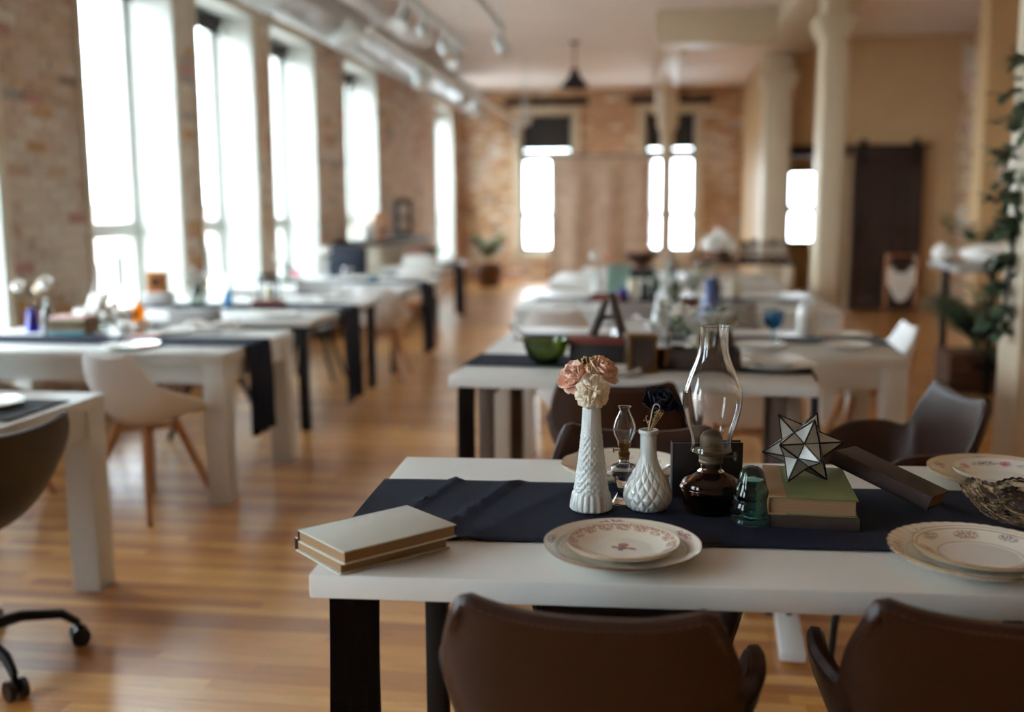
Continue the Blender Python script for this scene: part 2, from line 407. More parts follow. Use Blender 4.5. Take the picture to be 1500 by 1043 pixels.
# right and back walls
wr = struct(box('wall_right', 'mortar', None, XR+.012, XR+.3, YB-.2, 18.2, 0, ZC), 'brick right wall hung with small frames')
brick_wall(wr, 11.9, 14.6, ZC, [], lambda a, b, c, d: (XR, XR+.05, a, b, c, d), WARM, 8.0)
struct(box('wall_pier', 'cream_plaster', None, 3.42, XR+.012, 11.55, 11.9, 0, ZC), 'beige wall pier behind the hanging vine')
struct(box('wall_side', 'cream_plaster', None, 3.9, XR, YB, 11.55, 0, ZC), 'beige side wall')
struct(box('wall_back', 'cream_plaster', None, XL-.4, 4.8, YB-.3, YB, 0, ZC), 'plastered wall behind the photographer')
# columns
def column(x0, x1, y0, y1, zt, label, cap=.07):
    g = G(); g.box(x0, x1, y0, y1, 0, zt)
    o = struct(g.build('column', 'cream_paint', bevel=.012), label)
    g = G()
    for k, (e, a, b) in enumerate(((cap*.4, 3.02, 3.07), (cap*.75, 3.07, 3.13), (cap, 3.13, 3.2))):
        g.box(x0-e, x1+e, y0-e, y1+e, a-.05, b-.05)
    g.build('capital', 'cream_paint', o, bevel=.008)
    box('plinth', 'cream_paint', o, x0-.03, x1+.03, y0-.03, y1+.03, 0, .22, bevel=.01)
    return o
column(1.53, 1.75, 10, 10.4, 3.4, 'square cream column standing alone in front of the barn door')
column(1.63, 1.90, 4.82, 5.1, 3.4, 'square cream column beside the hanging green vine')
column(1.44, 1.78, 14.2, 14.55, 3.4, 'square cream column at the corner of the barn door wall')
g = G(); g.lathe(smooth([(.15, 0), (.15, .1), (.115, .16), (.11, .5), (.105, 2.5), (.11, 2.62), (.16, 2.72), (.17, 2.8)], 3)+[(.17, 3.27)], 24, (.2, 17.3, 0))
struct(g.build('column', 'cream_paint'), 'slim round cream column in front of the end window')
# barn door
t = thing('barn_door', 'dark brown wooden sliding barn door hung on its rail', 'door', (3.11, 14.5, 0))
for k in range(6):
    box('plank', 'barn_wood', t, -.46+k*.1535, -.46+k*.1535+.149, 0, .04, .012, 2.2, bevel=.004)
g = G()
for q in ((-.46, -.34, .012, 2.2), (.34, .46, .012, 2.2), (-.34, .34, 2.06, 2.2), (-.34, .34, .012, .2), (-.34, .34, 1.0, 1.14)): g.box(q[0], q[1], -.022, 0, q[2], q[3])
g.build('door_frame', 'barn_wood', t, bevel=.003)
for s in (-.34, .34):
    g = G(); g.box(s-.03, s+.03, -.03, -.022, 1.95, 2.24); g.tube([(s, -.035, 2.255), (s, -.005, 2.255)], .05, 14); g.build('hanger', 'black_metal', t)
g = G(); g.box(-.36, -.33, -.05, -.022, .9, 1.2); g.build('handle', 'black_metal', t, bevel=.004)
tag(G().box(1.75, 3.65, 14.53, 14.565, 2.19, 2.23).build('door_rail', 'black_metal'), 'black steel rail carrying the barn door', 'rail')
# outside
struct(box('ground', 'ground_out', None, -160, -4.6, -80, 160, -9.2, -9), 'pale ground far below the windows')
def house(x, y, w, d, h, label):
    t = thing('building', label, 'building', (x, y, -9))
    box('wall', 'wall_far_out', t, -w/2, w/2, -d/2, d/2, 0, h)
    box('roof', 'roof_far', t, -w/2-.3, w/2+.3, -d/2-.3, d/2+.3, h, h+.5)
    for k in range(5):
        for z in (1.5, 4.5, 7.0):
            if z+1.5 < h: box('window', 'blind', t, w/2, w/2+.06, -d/2+d*(k+.5)/5-.5, -d/2+d*(k+.5)/5+.5, z, z+1.5)
house(-30, 42, 14, 22, 10.2, 'low pinkish building seen through the nearest tall window')
house(-48, 92, 16, 30, 9.6, 'low pinkish building farther off, seen through the second tall window')

# ------------------------------------------------------------------ tables
def add_foot(t, foot, h):
    f = G(); f.box(foot-.04, foot+.04, -.72, .26, .012, .05); f.build('foot', 'white_metal', t, bevel=.008)
    box('column', 'white_metal', t, foot-.04, foot+.04, -.20, -.12, .05, h, bevel=.006)
    return t
def desk(name, label, loc, rz, L, D, H, lw=.055, top='table_white', leg='black_metal', th=.042, inset=.05, apron=False, group=None, foot=None, ix=None):
    """table top with four legs; origin on the floor at its centre"""
    t = thing(name, label, 'table', loc, rz, group)
    box('tabletop', top, t, -L/2, L/2, -D/2, D/2, H-th, H, bevel=.004)
    for sx in (-1, 1):
        for sy in (-1, 1):
            cx, cy = sx*(L/2-(inset if ix is None else ix)-lw/2), sy*(D/2-inset-lw/2)
            box('leg', leg, t, cx-lw/2, cx+lw/2, cy-lw/2, cy+lw/2, 0, H-th, bevel=.004)
    if ix is not None:
        for sx in (-1, 1): x0 = sx*(L/2-ix-lw/2); box('cross_rail', leg, t, x0-lw/2, x0+lw/2, -D/2+inset+lw, D/2-inset-lw, H-th-.04, H-th, bevel=.003)
        box('long_rail', leg, t, -L/2+ix+lw, L/2-ix-lw, -.02, .02, H-th-.04, H-th, bevel=.003)
        return t if foot is None else add_foot(t, foot, H-th)
    ah = .10 if apron else .05; i2 = inset+(.012 if apron else .015); m = leg
    for sy in (-1, 1):
        y0 = sy*(D/2-i2); box('apron', m, t, -L/2+inset+lw, L/2-inset-lw, min(y0, y0-sy*.025), max(y0, y0-sy*.025), H-th-ah, H-th, bevel=.003)
    for sx in (-1, 1):
        x0 = sx*(L/2-i2); box('apron', m, t, min(x0, x0-sx*.025), max(x0, x0-sx*.025), -D/2+inset+lw, D/2-inset-lw, H-th-ah, H-th, bevel=.003)
    return t
T1, T2, HL, H3 = .82, .83, .74, .74
RZ1 = R(2.2)
desk('desk', 'nearest white desk with slim black legs, set with books, vases and plates', (.235, 2.005, 0), RZ1, 1.62, .815, T1, lw=.036, ix=.185)
desk('desk', 'white desk behind the nearest one, holding the green glass bowl', (-.06, 3.86, 0), R(-3.5), 1.27, .73, T2, lw=.05, leg='brown_metal', ix=.095, foot=.555)
CH = dict(lw=.11, leg='table_white', th=.05, inset=.004, apron=True)
desk('dining_table', 'chunky white table cut by the left edge of the photo, with a plate on it', (-2.86, 3.05, 0), 0, 1.66, .98, HL, **CH)
desk('dining_table', 'chunky white table with the amber bottle and blue vase', (-2.84, 5.05, 0), 0, 1.66, .95, HL, **CH)
desk('dining_table', 'chunky white table right of the aisle, holding the blue goblet and white pitcher', (.19, 5.28, 0), R(-1), 1.95, 1.0, H3, **CH)
desk('work_table', 'wide white table with black legs by the second window', (-2.93, 7.05, 0), 0, 1.6, 1.75, .725, lw=.06, group=None)
desk('work_table', 'wide white table with black legs by the third window', (-2.93, 9.35, 0), 0, 1.6, 1.7, .725, lw=.06)
desk('work_table', 'farthest white table with black legs on the window side', (-2.78, 12.5, 0), 0, .72, 1.9, .725, lw=.06)
desk('dining_table', 'white table with the wooden crate and blue jar, second row right of the aisle', (.15, 7.55, 0), 0, 2.15, 1.45, .745, **CH)
desk('dining_table', 'farthest white table right of the aisle with dark red flowers', (.1, 10.0, 0), 0, 2.1, 1.4, .745, **CH)

def runner(label, loc, rz, x0, x1, w, z, hang0=0, hang1=0, mt='navy_cloth', creases=(), seed=0):
    """cloth laid along x, falling over either end of the table"""
    pts = []
    if hang0:
        for k in range(10): pts.append((x0-.012, z-hang0+(hang0-.01)*k/9, 1-k/9))
    n = max(int((x1-x0)/.02), 8)
    for k in range(n+1): pts.append((x0+(x1-x0)*k/n, z+.0045, 0))
    if hang1:
        for k in range(10): pts.append((x1+.012, z-.01-(hang1-.01)*k/9, k/9))
    N = len(pts)-1
    def fn(u, v):
        i = min(int(v*N+.5), N); x, zz, h = pts[i]
        yy = (u-.5)*w; xx = x
        if h:
            s = -1 if x < (x0+x1)/2 else 1
            xx += s*(.006+.012*h*(1+math.sin(u*17+seed)))
            yy *= 1-.10*h*(.5+.5*math.sin(h*2+seed)); yy += .006*math.sin(h*7+seed)
        else:
            for (cx, sl, amp) in creases: zz += amp*math.exp(-((x-cx-sl*yy)/.009)**2)
            zz += .0012*(1+noise.noise((x*7, yy*7, seed)))
        return (xx, yy, zz)
    g = G(); g.grid(fn, 24, N)
    o = g.build('table_runner', mt); o.location = loc; o.rotation_euler.z = rz
    m = o.modifiers.new('thick', 'SOLIDIFY'); m.thickness = .0022; m.offset = 1
    return tag(o, label, 'table runner')
runner('navy runner lying across the nearest desk under the vases', (.235, 1.985, 0), RZ1, -.812, .81, .40, T1, .58, .3, creases=((-.70, .25, .008), (-.58, .3, .009), (-.47, .5, .005), (-.25, -.4, .003)))
runner('navy runner on the second desk, under the green bowl', (-.06, 3.865, 0), R(-3.5), -.637, .637, .30, T2, .55, .5, seed=3)
runner('dark runner on the table cut by the left edge of the photo', (-2.86, 3.18, 0), 0, -.83, .80, .36, HL, 0, 0, 'black_cloth')
runner('navy runner hanging over the end of the table with the amber bottle', (-2.84, 4.98, 0), 0, -.82, .833, .32, HL, 0, .46, 'navy_cloth', seed=5)
runner('dark runner hanging over the end of the table by the second window', (-2.93, 7.0, 0), 0, -.8, .803, .42, .725, 0, .66, 'navy_cloth', seed=2)
runner('dark runner hanging over the end of the table by the third window', (-2.93, 9.4, 0), 0, -.8, .803, .42, .725, 0, .66, 'navy_cloth', seed=8)
runner('dark runner hanging over the end of the farthest table on the window side', (-2.78, 12.5, 0), 0, -.36, .363, .42, .725, 0, .6, 'navy_cloth', seed=4)
runner('dark runner under the white pitcher and blue goblet', (.19, 5.33, 0), R(-1), -.9, .978, .3, H3, 0, .5, 'black_cloth', seed=6)
runner('dark runner on the white table with the wooden crate', (.15, 7.5, 0), 0, -1.0, 1.0, .36, .745, 0, 0, 'navy_cloth', seed=7)

# ------------------------------------------------------------------ chairs
def shell(C, Ed, p=2.1, nu=24, nv=34):
    """moulded seat shell: C centre line (y,z) and Ed edge line (y,z,half width) from seat lip to top of back"""
    def fn(u, v):
        s = 2*u-1; a = abs(s); c = cr([(0, *q) for q in C], v); e = cr([(q[2], q[0], q[1]) for q in Ed], v)
        f = a**p; x = e.x*(.45*math.sin(a*PI/2)+.55*a)*(1 if s > 0 else -1)
        dz = .030*max(0, (a-.84)/.16)**2*max(0, (v-.86)/.14)
        return (x, c.y+(e.y-c.y)*f, c.z+(e.z-c.z)*f-dz)
    g = G(); g.grid(fn, nu, nv); g.fn = fn
    return g
def build_shell(C, Ed, mt, parent, th=.022, name='shell', **k):
    g = shell(C, Ed, **k); o = g.build(name, mt, parent)
    m = o.modifiers.new('thick', 'SOLIDIFY'); m.thickness = th; m.offset = 0
    b = o.modifiers.new('soft', 'BEVEL'); b.width = th*.42; b.segments = 3; b.limit_method = 'ANGLE'; b.angle_limit = R(50)
    return o, g.fn
BC = [(.23, .43), (.17, .465), (.02, .45), (-.12, .45), (-.19, .53), (-.225, .67), (-.262, .832)]
BE = [(.20, .46, .19), (.16, .56, .225), (.03, .685, .246), (-.10, .705, .246), (-.175, .695, .216), (-.215, .76, .210), (-.25, .862, .188)]
def bucket_chair(label, loc, rz=0):
    t = thing('leather_chair', label, 'chair', loc, rz, 'brown leather chairs at the two desks')
    o, fn = build_shell(BC, BE, 'brown_leather', t, .03)
    pth = [fn(0, v/40) for v in range(41)]+[fn(u/24, 1) for u in range(1, 25)]+[fn(1, 1-v/40) for v in range(1, 41)]
    g = G()
    off = Vector((0, -.012, .004))
    for k in range(len(pth)-1):
        a, b = Vector(pth[k]), Vector(pth[k+1]); n = max(1, int((b-a).length/.008))
        for j in range(n):
            p, q = a+(b-a)*(j+.15)/n, a+(b-a)*(j+.75)/n
            back = p.z > .5
            w = Vector((0, -.0142, -.001)) if back else Vector((0, 0, -.0142))
            g.tube([p+w, q+w], .0016, 4)
    g.build('stitching', 'leather_seam', t)
    g = G(); g.tube([Vector(q) for q in pth], .0135, 6); g.build('rolled_edge', 'brown_leather', t)
    for sx in (-1, 1):
        for sy in (-1, 1):
            g = G(); g.tube([(sx*.13, sy*.12-.01, .44), (sx*.20, sy*.19-.02, .2), (sx*.225, sy*.215-.02, 0)], [.013, .012, .009], 8); g.build('leg', 'black_metal', t)
    g = G(); g.box(-.15, .15, -.15, .13, .415, .43); g.build('seat_frame', 'black_metal', t, bevel=.004)
    return t
c0 = bucket_chair('brown leather chair seen from behind below the pair of books and plates', (-.072, 1.645, 0), R(-4))
dup(c0, (.53, 1.695, 0), R(-5), 'brown leather chair seen from behind, cut by the right bottom corner of the photo')
dup(c0, (-.03, 2.36, 0), R(181), 'brown leather chair tucked under the far side of the nearest desk, behind the tall vase')
dup(c0, (-.095, 3.55, 0), R(-4), 'brown leather chair with its back to us, tucked under the second desk')
dup(c0, (.69, 3.215, 0), R(98), 'brown leather chair turned sideways beyond the glass star, its back lit by the windows')

MC = [(.21, .44), (.15, .455), (.0, .435), (-.11, .435), (-.175, .50), (-.215, .63), (-.25, .765)]
ME = [(.19, .455, .15), (.15, .50, .22), (.0, .565, .245), (-.09, .60, .240), (-.145, .63, .225), (-.195, .71, .188), (-.225, .80, .150)]
def tulip_chair(label, loc, rz, mt, group, legm='beech'):
    t = thing('shell_chair', label, 'chair', loc, rz, group)
    dz = .05 if mt == 'gray_plastic' else 0
    build_shell(MC[:-2]+[(MC[-2][0], MC[-2][1]+dz*.5), (MC[-1][0], MC[-1][1]+dz)], ME[:-2]+[(ME[-2][0], ME[-2][1]+dz*.5, ME[-2][2]), (ME[-1][0], ME[-1][1]+dz, ME[-1][2]+dz*.6)], mt, t, .016, p=2.2, nu=18, nv=26)
    for sx in (-1, 1):
        for sy in (-1, 1):
            g = G(); g.tube([(sx*.09, sy*.09-.02, .43), (sx*.15, sy*.15-.02, .22), (sx*.215, sy*.21-.02, 0)], [.021, .019, .012], 10); g.build('leg', legm, t)
    g = G(); g.tube([(-.11, -.13, .40), (.11, .09, .40)], .012, 6); g.tube([(.11, -.13, .40), (-.11, .09, .40)], .012, 6); g.build('cross_brace', legm, t)
    if mt == 'white_plastic':
        g = G(); g.ball((0, .02, .462), .17, .17, .028, 20, 8); g.build('seat_pad', 'white_plastic', t)
    return t
GW = 'white shell chairs around the tables'; GG = 'gray shell chairs around the tables'
wc = tulip_chair('white shell chair with wooden legs pulled up to the table with the amber bottle', (-2.36, 4.50, 0), R(-20), 'white_plastic', GW)
dup(wc, (.42, 4.73, 0), R(4), 'white shell chair seen through the big oil lamp, facing the table with the blue goblet')
dup(wc, (-.28, 4.74, 0), R(-6), 'white shell chair at the table with the blue goblet, behind the tall white flower vase')
dup(wc, (1.16, 5.77, 0), R(92), 'white shell chair tucked sideways under the right end of the table with the white pitcher')
dup(wc, (-2.25, 8.30, 0), R(3), 'white shell chair in front of the table by the third window')
dup(wc, (-2.5, 10.75, 0), R(5), 'white shell chair in front of the farthest table on the window side')
dup(wc, (-.62, 6.72, 0), R(4), 'white shell chair in front of the table with the wooden crate, nearest the aisle')
gc = tulip_chair('gray shell chair at the table by the second window, its back above the napkins', (-2.72, 6.08, 0), R(-8), 'gray_plastic', GG, 'black_metal')
dup(gc, (-3.28, 6.02, 0), R(6), 'gray shell chair at the table by the second window, behind the amber bottle')
dup(gc, (-2.80, 8.16, 0), R(-176), 'gray shell chair at the back of the table by the second window')
dup(gc, (-.08, 6.74, 0), R(-2), 'gray shell chair behind the green glass bowl, at the table with the wooden crate')
dup(gc, (.45, 6.76, 0), R(3), 'gray shell chair behind the lantern, at the table with the wooden crate')
tulip_chair('pale gray shell chair cut by the left edge, at the table with the blue vase', (-3.22, 4.50, 0), R(-4), 'gray_plastic', GG, 'beech')

# office chair
OC = [(.22, .45), (.15, .46), (.0, .445), (-.13, .445), (-.22, .52), (-.26, .64), (-.30, .775)]
OE = [(.2, .46, .19), (.15, .48, .235), (.0, .53, .25), (-.1, .56, .25), (-.18, .62, .25), (-.24, .69, .245), (-.275, .80, .215)]
t = thing('office_chair', 'black office chair on castors at the left edge of the photo', 'chair', (-2.13, 2.78, 0), R(84))
build_shell(OC, OE, 'black_plastic', t, .016)
g = G(); g.tube([(0, -.02, .10), (0, -.02, .36)], .028, 12); g.tube([(0, -.02, .36), (0, -.02, .455)], .02, 12); g.box(-.1, .1, -.12, .1, .44, .456); g.build('gas_column', 'black_metal', t)
g = G(); g.tube([(0, -.02, .07), (0, -.02, .14)], .045, 16); g.build('hub', 'black_metal', t)
for k in range(5):
    a = R(-44+72*k); d = Vector((math.cos(a), math.sin(a), 0)); c = Vector((0, -.02, 0))
    g = G(); g.tube([c+d*.03+Vector((0, 0, .12)), c+d*.16+Vector((0, 0, .135)), c+d*.28+Vector((0, 0, .115)), c+d*.325+Vector((0, 0, .075))], [.022, .018, .016, .013], 10)
    ar = g.build('base_arm', 'black_metal', t)
    n = Vector((-d.y, d.x, 0)); g = G()
    for s in (-1, 1): g.tube([c+d*.33+n*s*.010+Vector((0, 0, .031)), c+d*.33+n*s*.028+Vector((0, 0, .031))], .031, 16)
    g.tube([c+d*.33-n*.011+Vector((0, 0, .031)), c+d*.33+n*.011+Vector((0, 0, .031))], .012, 8)
    g.tube([c+d*.325+Vector((0, 0, .03)), c+d*.325+Vector((0, 0, .08))], .010, 8); g.build('caster', 'black_plastic', ar)
# ------------------------------------------------------------------ things on the nearest desk
ZT = T1; ZR = T1+.0072      # bare top, and the cloth on it
IV = S(226, 221, 206); GOLD = S(150, 112, 66)
def plate(label, loc, r, rings=(), sprays=(), edge=GOLD, base=IV, well=None, scal=0, nsc=24, group=None, center=None, rim=.62, rz=0, h=None):
    nt = 44; prof = []; h = h or r*.16
    for k in range(nt+1):
        q = k/nt; z = .0055 if q < rim-.06 else .0055+h*((q-rim+.06)/(1.06-rim))**1.25
        prof.append((r*q, z))
    prof += [(r*.995, h+.0018), (r*.96, h-.003), (r*rim*1.06, .002), (r*rim, 0), (r*rim*.92, 0), (r*rim*.9, .002), (0, .002)]
    def fn(q, z, a, j):
        if scal and q > r*.8:
            s = abs(math.sin(a*nsc/2)); q *= 1+scal*(s**.7-.6)*(q/r-.8)/.2
        return q, z
    def cfn(q, z, a, j):
        if j > nt: return edge if j == nt+1 else base
        p = q/r; c = base
        if well and p < rim-.02: c = well
        for (pr, w, col, st) in rings:
            if abs(p-pr) < w: c = mix(c, col, st)
        for (n, ph, pr, dr, da, cols, dens) in sprays:
            k = round((a-ph)/(2*PI/n)); d = (a-ph-k*2*PI/n); d = (d+PI) % (2*PI)-PI
            t = (d/da)**2+((p-pr)/dr)**2
            if t < 1:
                nz = noise.noise((p*34+n, a*r*260+ph, len(cols)))
                if nz > dens: c = mix(c, cols[int((abs(noise.noise((p*19, a*r*130, 3.3)))*5.9)) % len(cols)], .85*(1-t*.4))
        if center and p < .34:
            x, y = p*math.cos(a), p*math.sin(a)
            for (cx, cy, cr_, col) in center:
                if (x-cx)**2+(y-cy)**2 < cr_*cr_*(1+.5*noise.noise((x*30, y*30, 1))): c = mix(c, col, .85)
        if p > .978: c = mix(c, edge, .85)
        return c
    g = G(); g.lathe(prof, 240, fn=fn, cfn=cfn, cap=False)
    o = g.build('plate', 'china', ang=60); o.location = loc; o.rotation_euler.z = rz
    return tag(o, label, 'plate', group)
PK = [S(168, 92, 92), S(70, 62, 66), S(190, 130, 120)]; OR = [S(190, 104, 52), S(74, 86, 106), S(120, 124, 80), S(160, 120, 60)]
LACE = [S(170, 116, 92), S(188, 146, 118), S(160, 100, 80)]; RED = [S(190, 62, 84), S(70, 86, 66), S(204, 100, 110), S(80, 78, 70)]
P1 = (-.046, 1.716, ZT+.0008)
plate('large ivory plate with dark rose sprays, under the plate with a rust lace border', P1, .136, rings=((.83, .012, S(150, 156, 150), .7), (.77, .006, S(190, 186, 170), .6)), sprays=((5, .5, .92, .055, .20, PK, -.1),), edge=S(134, 96, 66), rim=.6)
plate('small plate with a rust lace border and a flower bouquet in its middle', (P1[0], P1[1]+.008, ZT+.0085), .0985, rings=((.93, .01, LACE[0], .35),), sprays=((16, 0, .86, .11, .17, LACE, -.22), (16, .196, .92, .05, .1, LACE, -.1)), edge=S(196, 170, 140),
      center=((.02, .14, .10, S(196, 92, 56)), (.0, -.02, .09, S(96, 104, 128)), (-.13, .0, .07, S(140, 136, 96)), (.13, -.03, .06, S(150, 140, 130)), (.2, -.06, .055, S(204, 110, 70)), (-.03, -.12, .05, S(90, 96, 116))), rim=.58)
P2 = (.548, 1.752, ZT+.0008)
plate('large ivory plate with a beaded gold edge at the right, under a floral plate', P2, .143, rings=((.78, .008, S(170, 140, 100), .4),), sprays=((7, .3, .86, .07, .26, OR+[S(150, 130, 110)], .08),), scal=.02, nsc=40, edge=S(170, 136, 96), rim=.6)
plate('ivory plate with orange and blue flower sprays, on the gold edged plate at the right', (P2[0]+.008, P2[1]+.004, ZT+.009), .110, rings=((.93, .012, S(150, 120, 80), .7), (.62, .01, S(160, 136, 96), .6)), sprays=((4, PI/2, .79, .11, .26, OR, -.15), (4, PI/4, .84, .08, .2, [S(90, 90, 100), S(150, 130, 110)], -.1)), well=S(228, 228, 224), edge=S(160, 126, 84), rim=.62)
P3 = (-.062, 2.272, ZT+.0008)
plate('scalloped ivory plate behind the tall white vase, at the far edge of the nearest desk', P3, .138, sprays=((8, .2, .84, .08, .12, PK+[S(120, 130, 90)], .05),), scal=.03, nsc=12, edge=S(200, 180, 140), rim=.6)
plate('small white plate stacked on the scalloped plate behind the mini lamp', (P3[0]+.012, P3[1], ZT+.0085), .095, sprays=((6, .5, .8, .1, .14, PK, .12),), edge=S(220, 210, 190), rim=.6)
P4 = (.752, 2.300, ZT+.0008)
plate('large tan rimmed plate at the far right, behind the cut glass bowl', P4, .145, base=S(206, 192, 164), sprays=((6, 2.6, .84, .09, .16, [S(120, 110, 100), S(150, 130, 110)], -.05),), edge=S(180, 160, 120), rim=.6)
plate('small white plate with red roses at the far right, behind the cut glass bowl', (P4[0]+.01, P4[1], ZT+.0085), .102, base=S(226, 224, 216), sprays=((5, 1.2, .8, .10, .16, RED[:1]+RED[2:3], -.35), (5, 1.75, .8, .08, .4, RED[1:2]+RED[3:], -.02)), edge=S(210, 200, 180), rim=.58)

def book(name, label, loc, rz, w, d, h, cover, pages='pages', spine='x-', tilt=None, group=None, ov=.004, ct=.0028, round_=True):
    """closed book lying flat: w along x, d along y, spine on the given side; origin at its bottom centre"""
    t = thing(name, label, 'book', loc, rz, group)
    if tilt: t.rotation_euler = tilt
    sx = spine[0] == 'x'; s = -1 if spine[1] == '-' else 1
    g = G(); g.box(-w/2, w/2, -d/2, d/2, 0, ct); g.box(-w/2, w/2, -d/2, d/2, h-ct, h)
    c = g.build('cover', cover, t, bevel=.0009)
    g = G(); n = 8
    L = (d if sx else w)/2; B = (w if sx else d)/2
    ring = []
    for k in range(n+1):
        a = -PI/2+PI*k/n; bulge = .35*h*math.cos(a) if round_ else .002
        ring.append((B-.0015+bulge*.35, h/2+h/2*math.sin(a)))
    vs = []
    for e in (-L, L):
        for (q, z) in ring: vs.append((s*q, e, z) if sx else (e, s*q, z))
        for (q, z) in ring[::-1]: vs.append((s*(q-.0024), e, z) if sx else (e, s*(q-.0024), z))
    m = 2*(n+1); fs = [(i, (i+1) % m, m+(i+1) % m, m+i) for i in range(m)]+[tuple(range(m))[::-1], tuple(range(m, 2*m))]
    g.add(vs, fs); g.build('spine', 'cover_brown' if cover == 'cover_cream' else cover, t)
    x0, x1, y0, y1 = -w/2+ov, w/2-ov, -d/2+ov, d/2-ov
    if spine == 'x-': x0 = -w/2+.001
    if spine == 'x+': x1 = w/2-.001
    if spine == 'y-': y0 = -d/2+.001
    if spine == 'y+': y1 = d/2-.001
    box('page_block', pages, t, x0, x1, y0, y1, ct, h-ct)
    return t
# pair of cloth bound books at the left end
bk = book('book', 'lower book of the pair at the left end of the nearest desk', (-.486, 1.700, ZT+.0006), R(46), .220, .163, .026, 'cover_cream', 'pages_old', 'y+', ov=.005)
bk = book('book', 'upper book of the pair at the left end of the nearest desk, cream cloth', (-.470, 1.678, ZT+.0268), R(47.5), .227, .156, .023, 'cover_cream', 'pages_old', 'y+', ov=.003)

# tall bud vase with a relief pattern
def vase_tall(label, loc):
    pr = [(.0, .004), (.030, .0), (.0395, .001), (.0405, .004), (.0395, .016), (.036, .034), (.0335, .037), (.0315, .052), (.0275, .08), (.0238, .11), (.0205, .14), (.0182, .17), (.0166, .20), (.0155, .213), (.0150, .2165), (.0128, .216), (.0125, .19), (.016, .1), (0, .02)]
    prof = [pr[0], pr[1], pr[2]]
    for a, b in zip(pr[2:14], pr[3:15]):
        n = max(1, int((b[1]-a[1])/.0021))
        for k in range(1, n+1): prof.append((a[0]+(b[0]-a[0])*k/n, a[1]+(b[1]-a[1])*k/n))
    prof += pr[15:]
    kk = len(prof)-4
    def fn(r, z, a, j):
        if j < 3 or j > kk: return r, z
        if z < .035: return r*(1+.06*abs(math.sin(a*10))), z
        d = 0
        bead = (math.cos(a*8) > .80)
        if bead: d = .0022*abs(math.sin(z*PI/.0062))
        elif z < .15: d = .0026*(abs(math.sin(a*8+z*210))*abs(math.sin(a*8-z*210)))
        else: d = .0014*abs(math.sin(z*PI/.006+a*4))
        return r+d, z
    g = G(); g.lathe(prof, 160, fn=fn, cap=False)
    o = g.build('bud_vase', 'milk_glass', ang=70); o.location = loc
    return tag(o, label, 'vase')
VT = (-.115, 1.972, ZR)
vase_tall('tall white milk glass bud vase with beaded relief, holding peach and cream flowers', VT)
def vase_bulb(label, loc):
    key = smooth([(.028, 0), (.040, .007), (.0475, .025), (.0445, .043), (.034, .066), (.0235, .086), (.0178, .105), (.0162, .125), (.0160, .150)], 14)
    prof = [(0, .003)]+key+[(.0165, .1515), (.0192, .153), (.0198, .157), (.0192, .1605), (.0162, .161), (.0135, .158), (.0135, .12), (.02, .07), (0, .02)]
    def fn(r, z, a, j):
        if .002 < z < .108 and j < len(key):
            t1 = (14*a+z*215)/(2*PI); t2 = (14*a-z*215)/(2*PI); e = min(abs(t1-round(t1)), abs(t2-round(t2)))
            r += (.0030*min(1, e*3.2)**.7-.0016)*min(1, (.112-z)/.05)
        return r, z
    g = G(); g.lathe(prof, 224, fn=fn, cap=False)
    o = g.build('bud_vase', 'milk_glass', ang=70); o.location = loc
    return tag(o, label, 'vase')
VB = (-.004, 1.985, ZR)
vase_bulb('white milk glass vase with a diamond quilted bulb, holding a navy flower', VB)

def petal(g, base, d, up, L, w, cup=.3, curl=.4, nu=4, nv=5, ruff=0, ph=0):
    d = Vector(d).normalized(); up = Vector(up); up = (up-d*up.dot(d)).normalized(); s = d.cross(up)
    def fn(u, v):
        a = (u-.5)*2; ww = w*math.sin(PI*min(1, .12+v*.80))**.7
        return Vector(base)+d*(L*v)+s*(a*ww)+up*(cup*ww*a*a+curl*L*v*v+ruff*math.sin(a*5+ph)*v)
    g.grid(fn, nu, nv)
def ruffle_flower(name, label, cat, c, axis, r, m, n=9, stem=None, group=None, sm='stem_straw', seed=1):
    """soft ruffled bloom: overlapping cupped petals"""
    t = thing(name, label, cat, c, 0, group); rng = random.Random(seed)
    ax = Vector(axis).normalized(); e1 = ax.orthogonal().normalized(); e2 = ax.cross(e1)
    for k in range(n):
        a = 2.399*k; ring = k/n; dirv = (e1*math.cos(a)+e2*math.sin(a))*(.35+.75*ring)+ax*(1.05-ring*.9)
        g = G(); petal(g, -ax*r*.55, dirv, ax, r*(1.25+.25*ring), r*(.62+.2*ring), .5, .15, 6, 6, r*.10, k)
        o = g.build('petal', m, t); md = o.modifiers.new('t', 'SOLIDIFY'); md.thickness = .0011
    if stem:
        g = G(); g.tube([(0, 0, 0)]+[Vector(p)-Vector(c) for p in stem], .0013, 6); g.build('stem', sm, t)
    return t
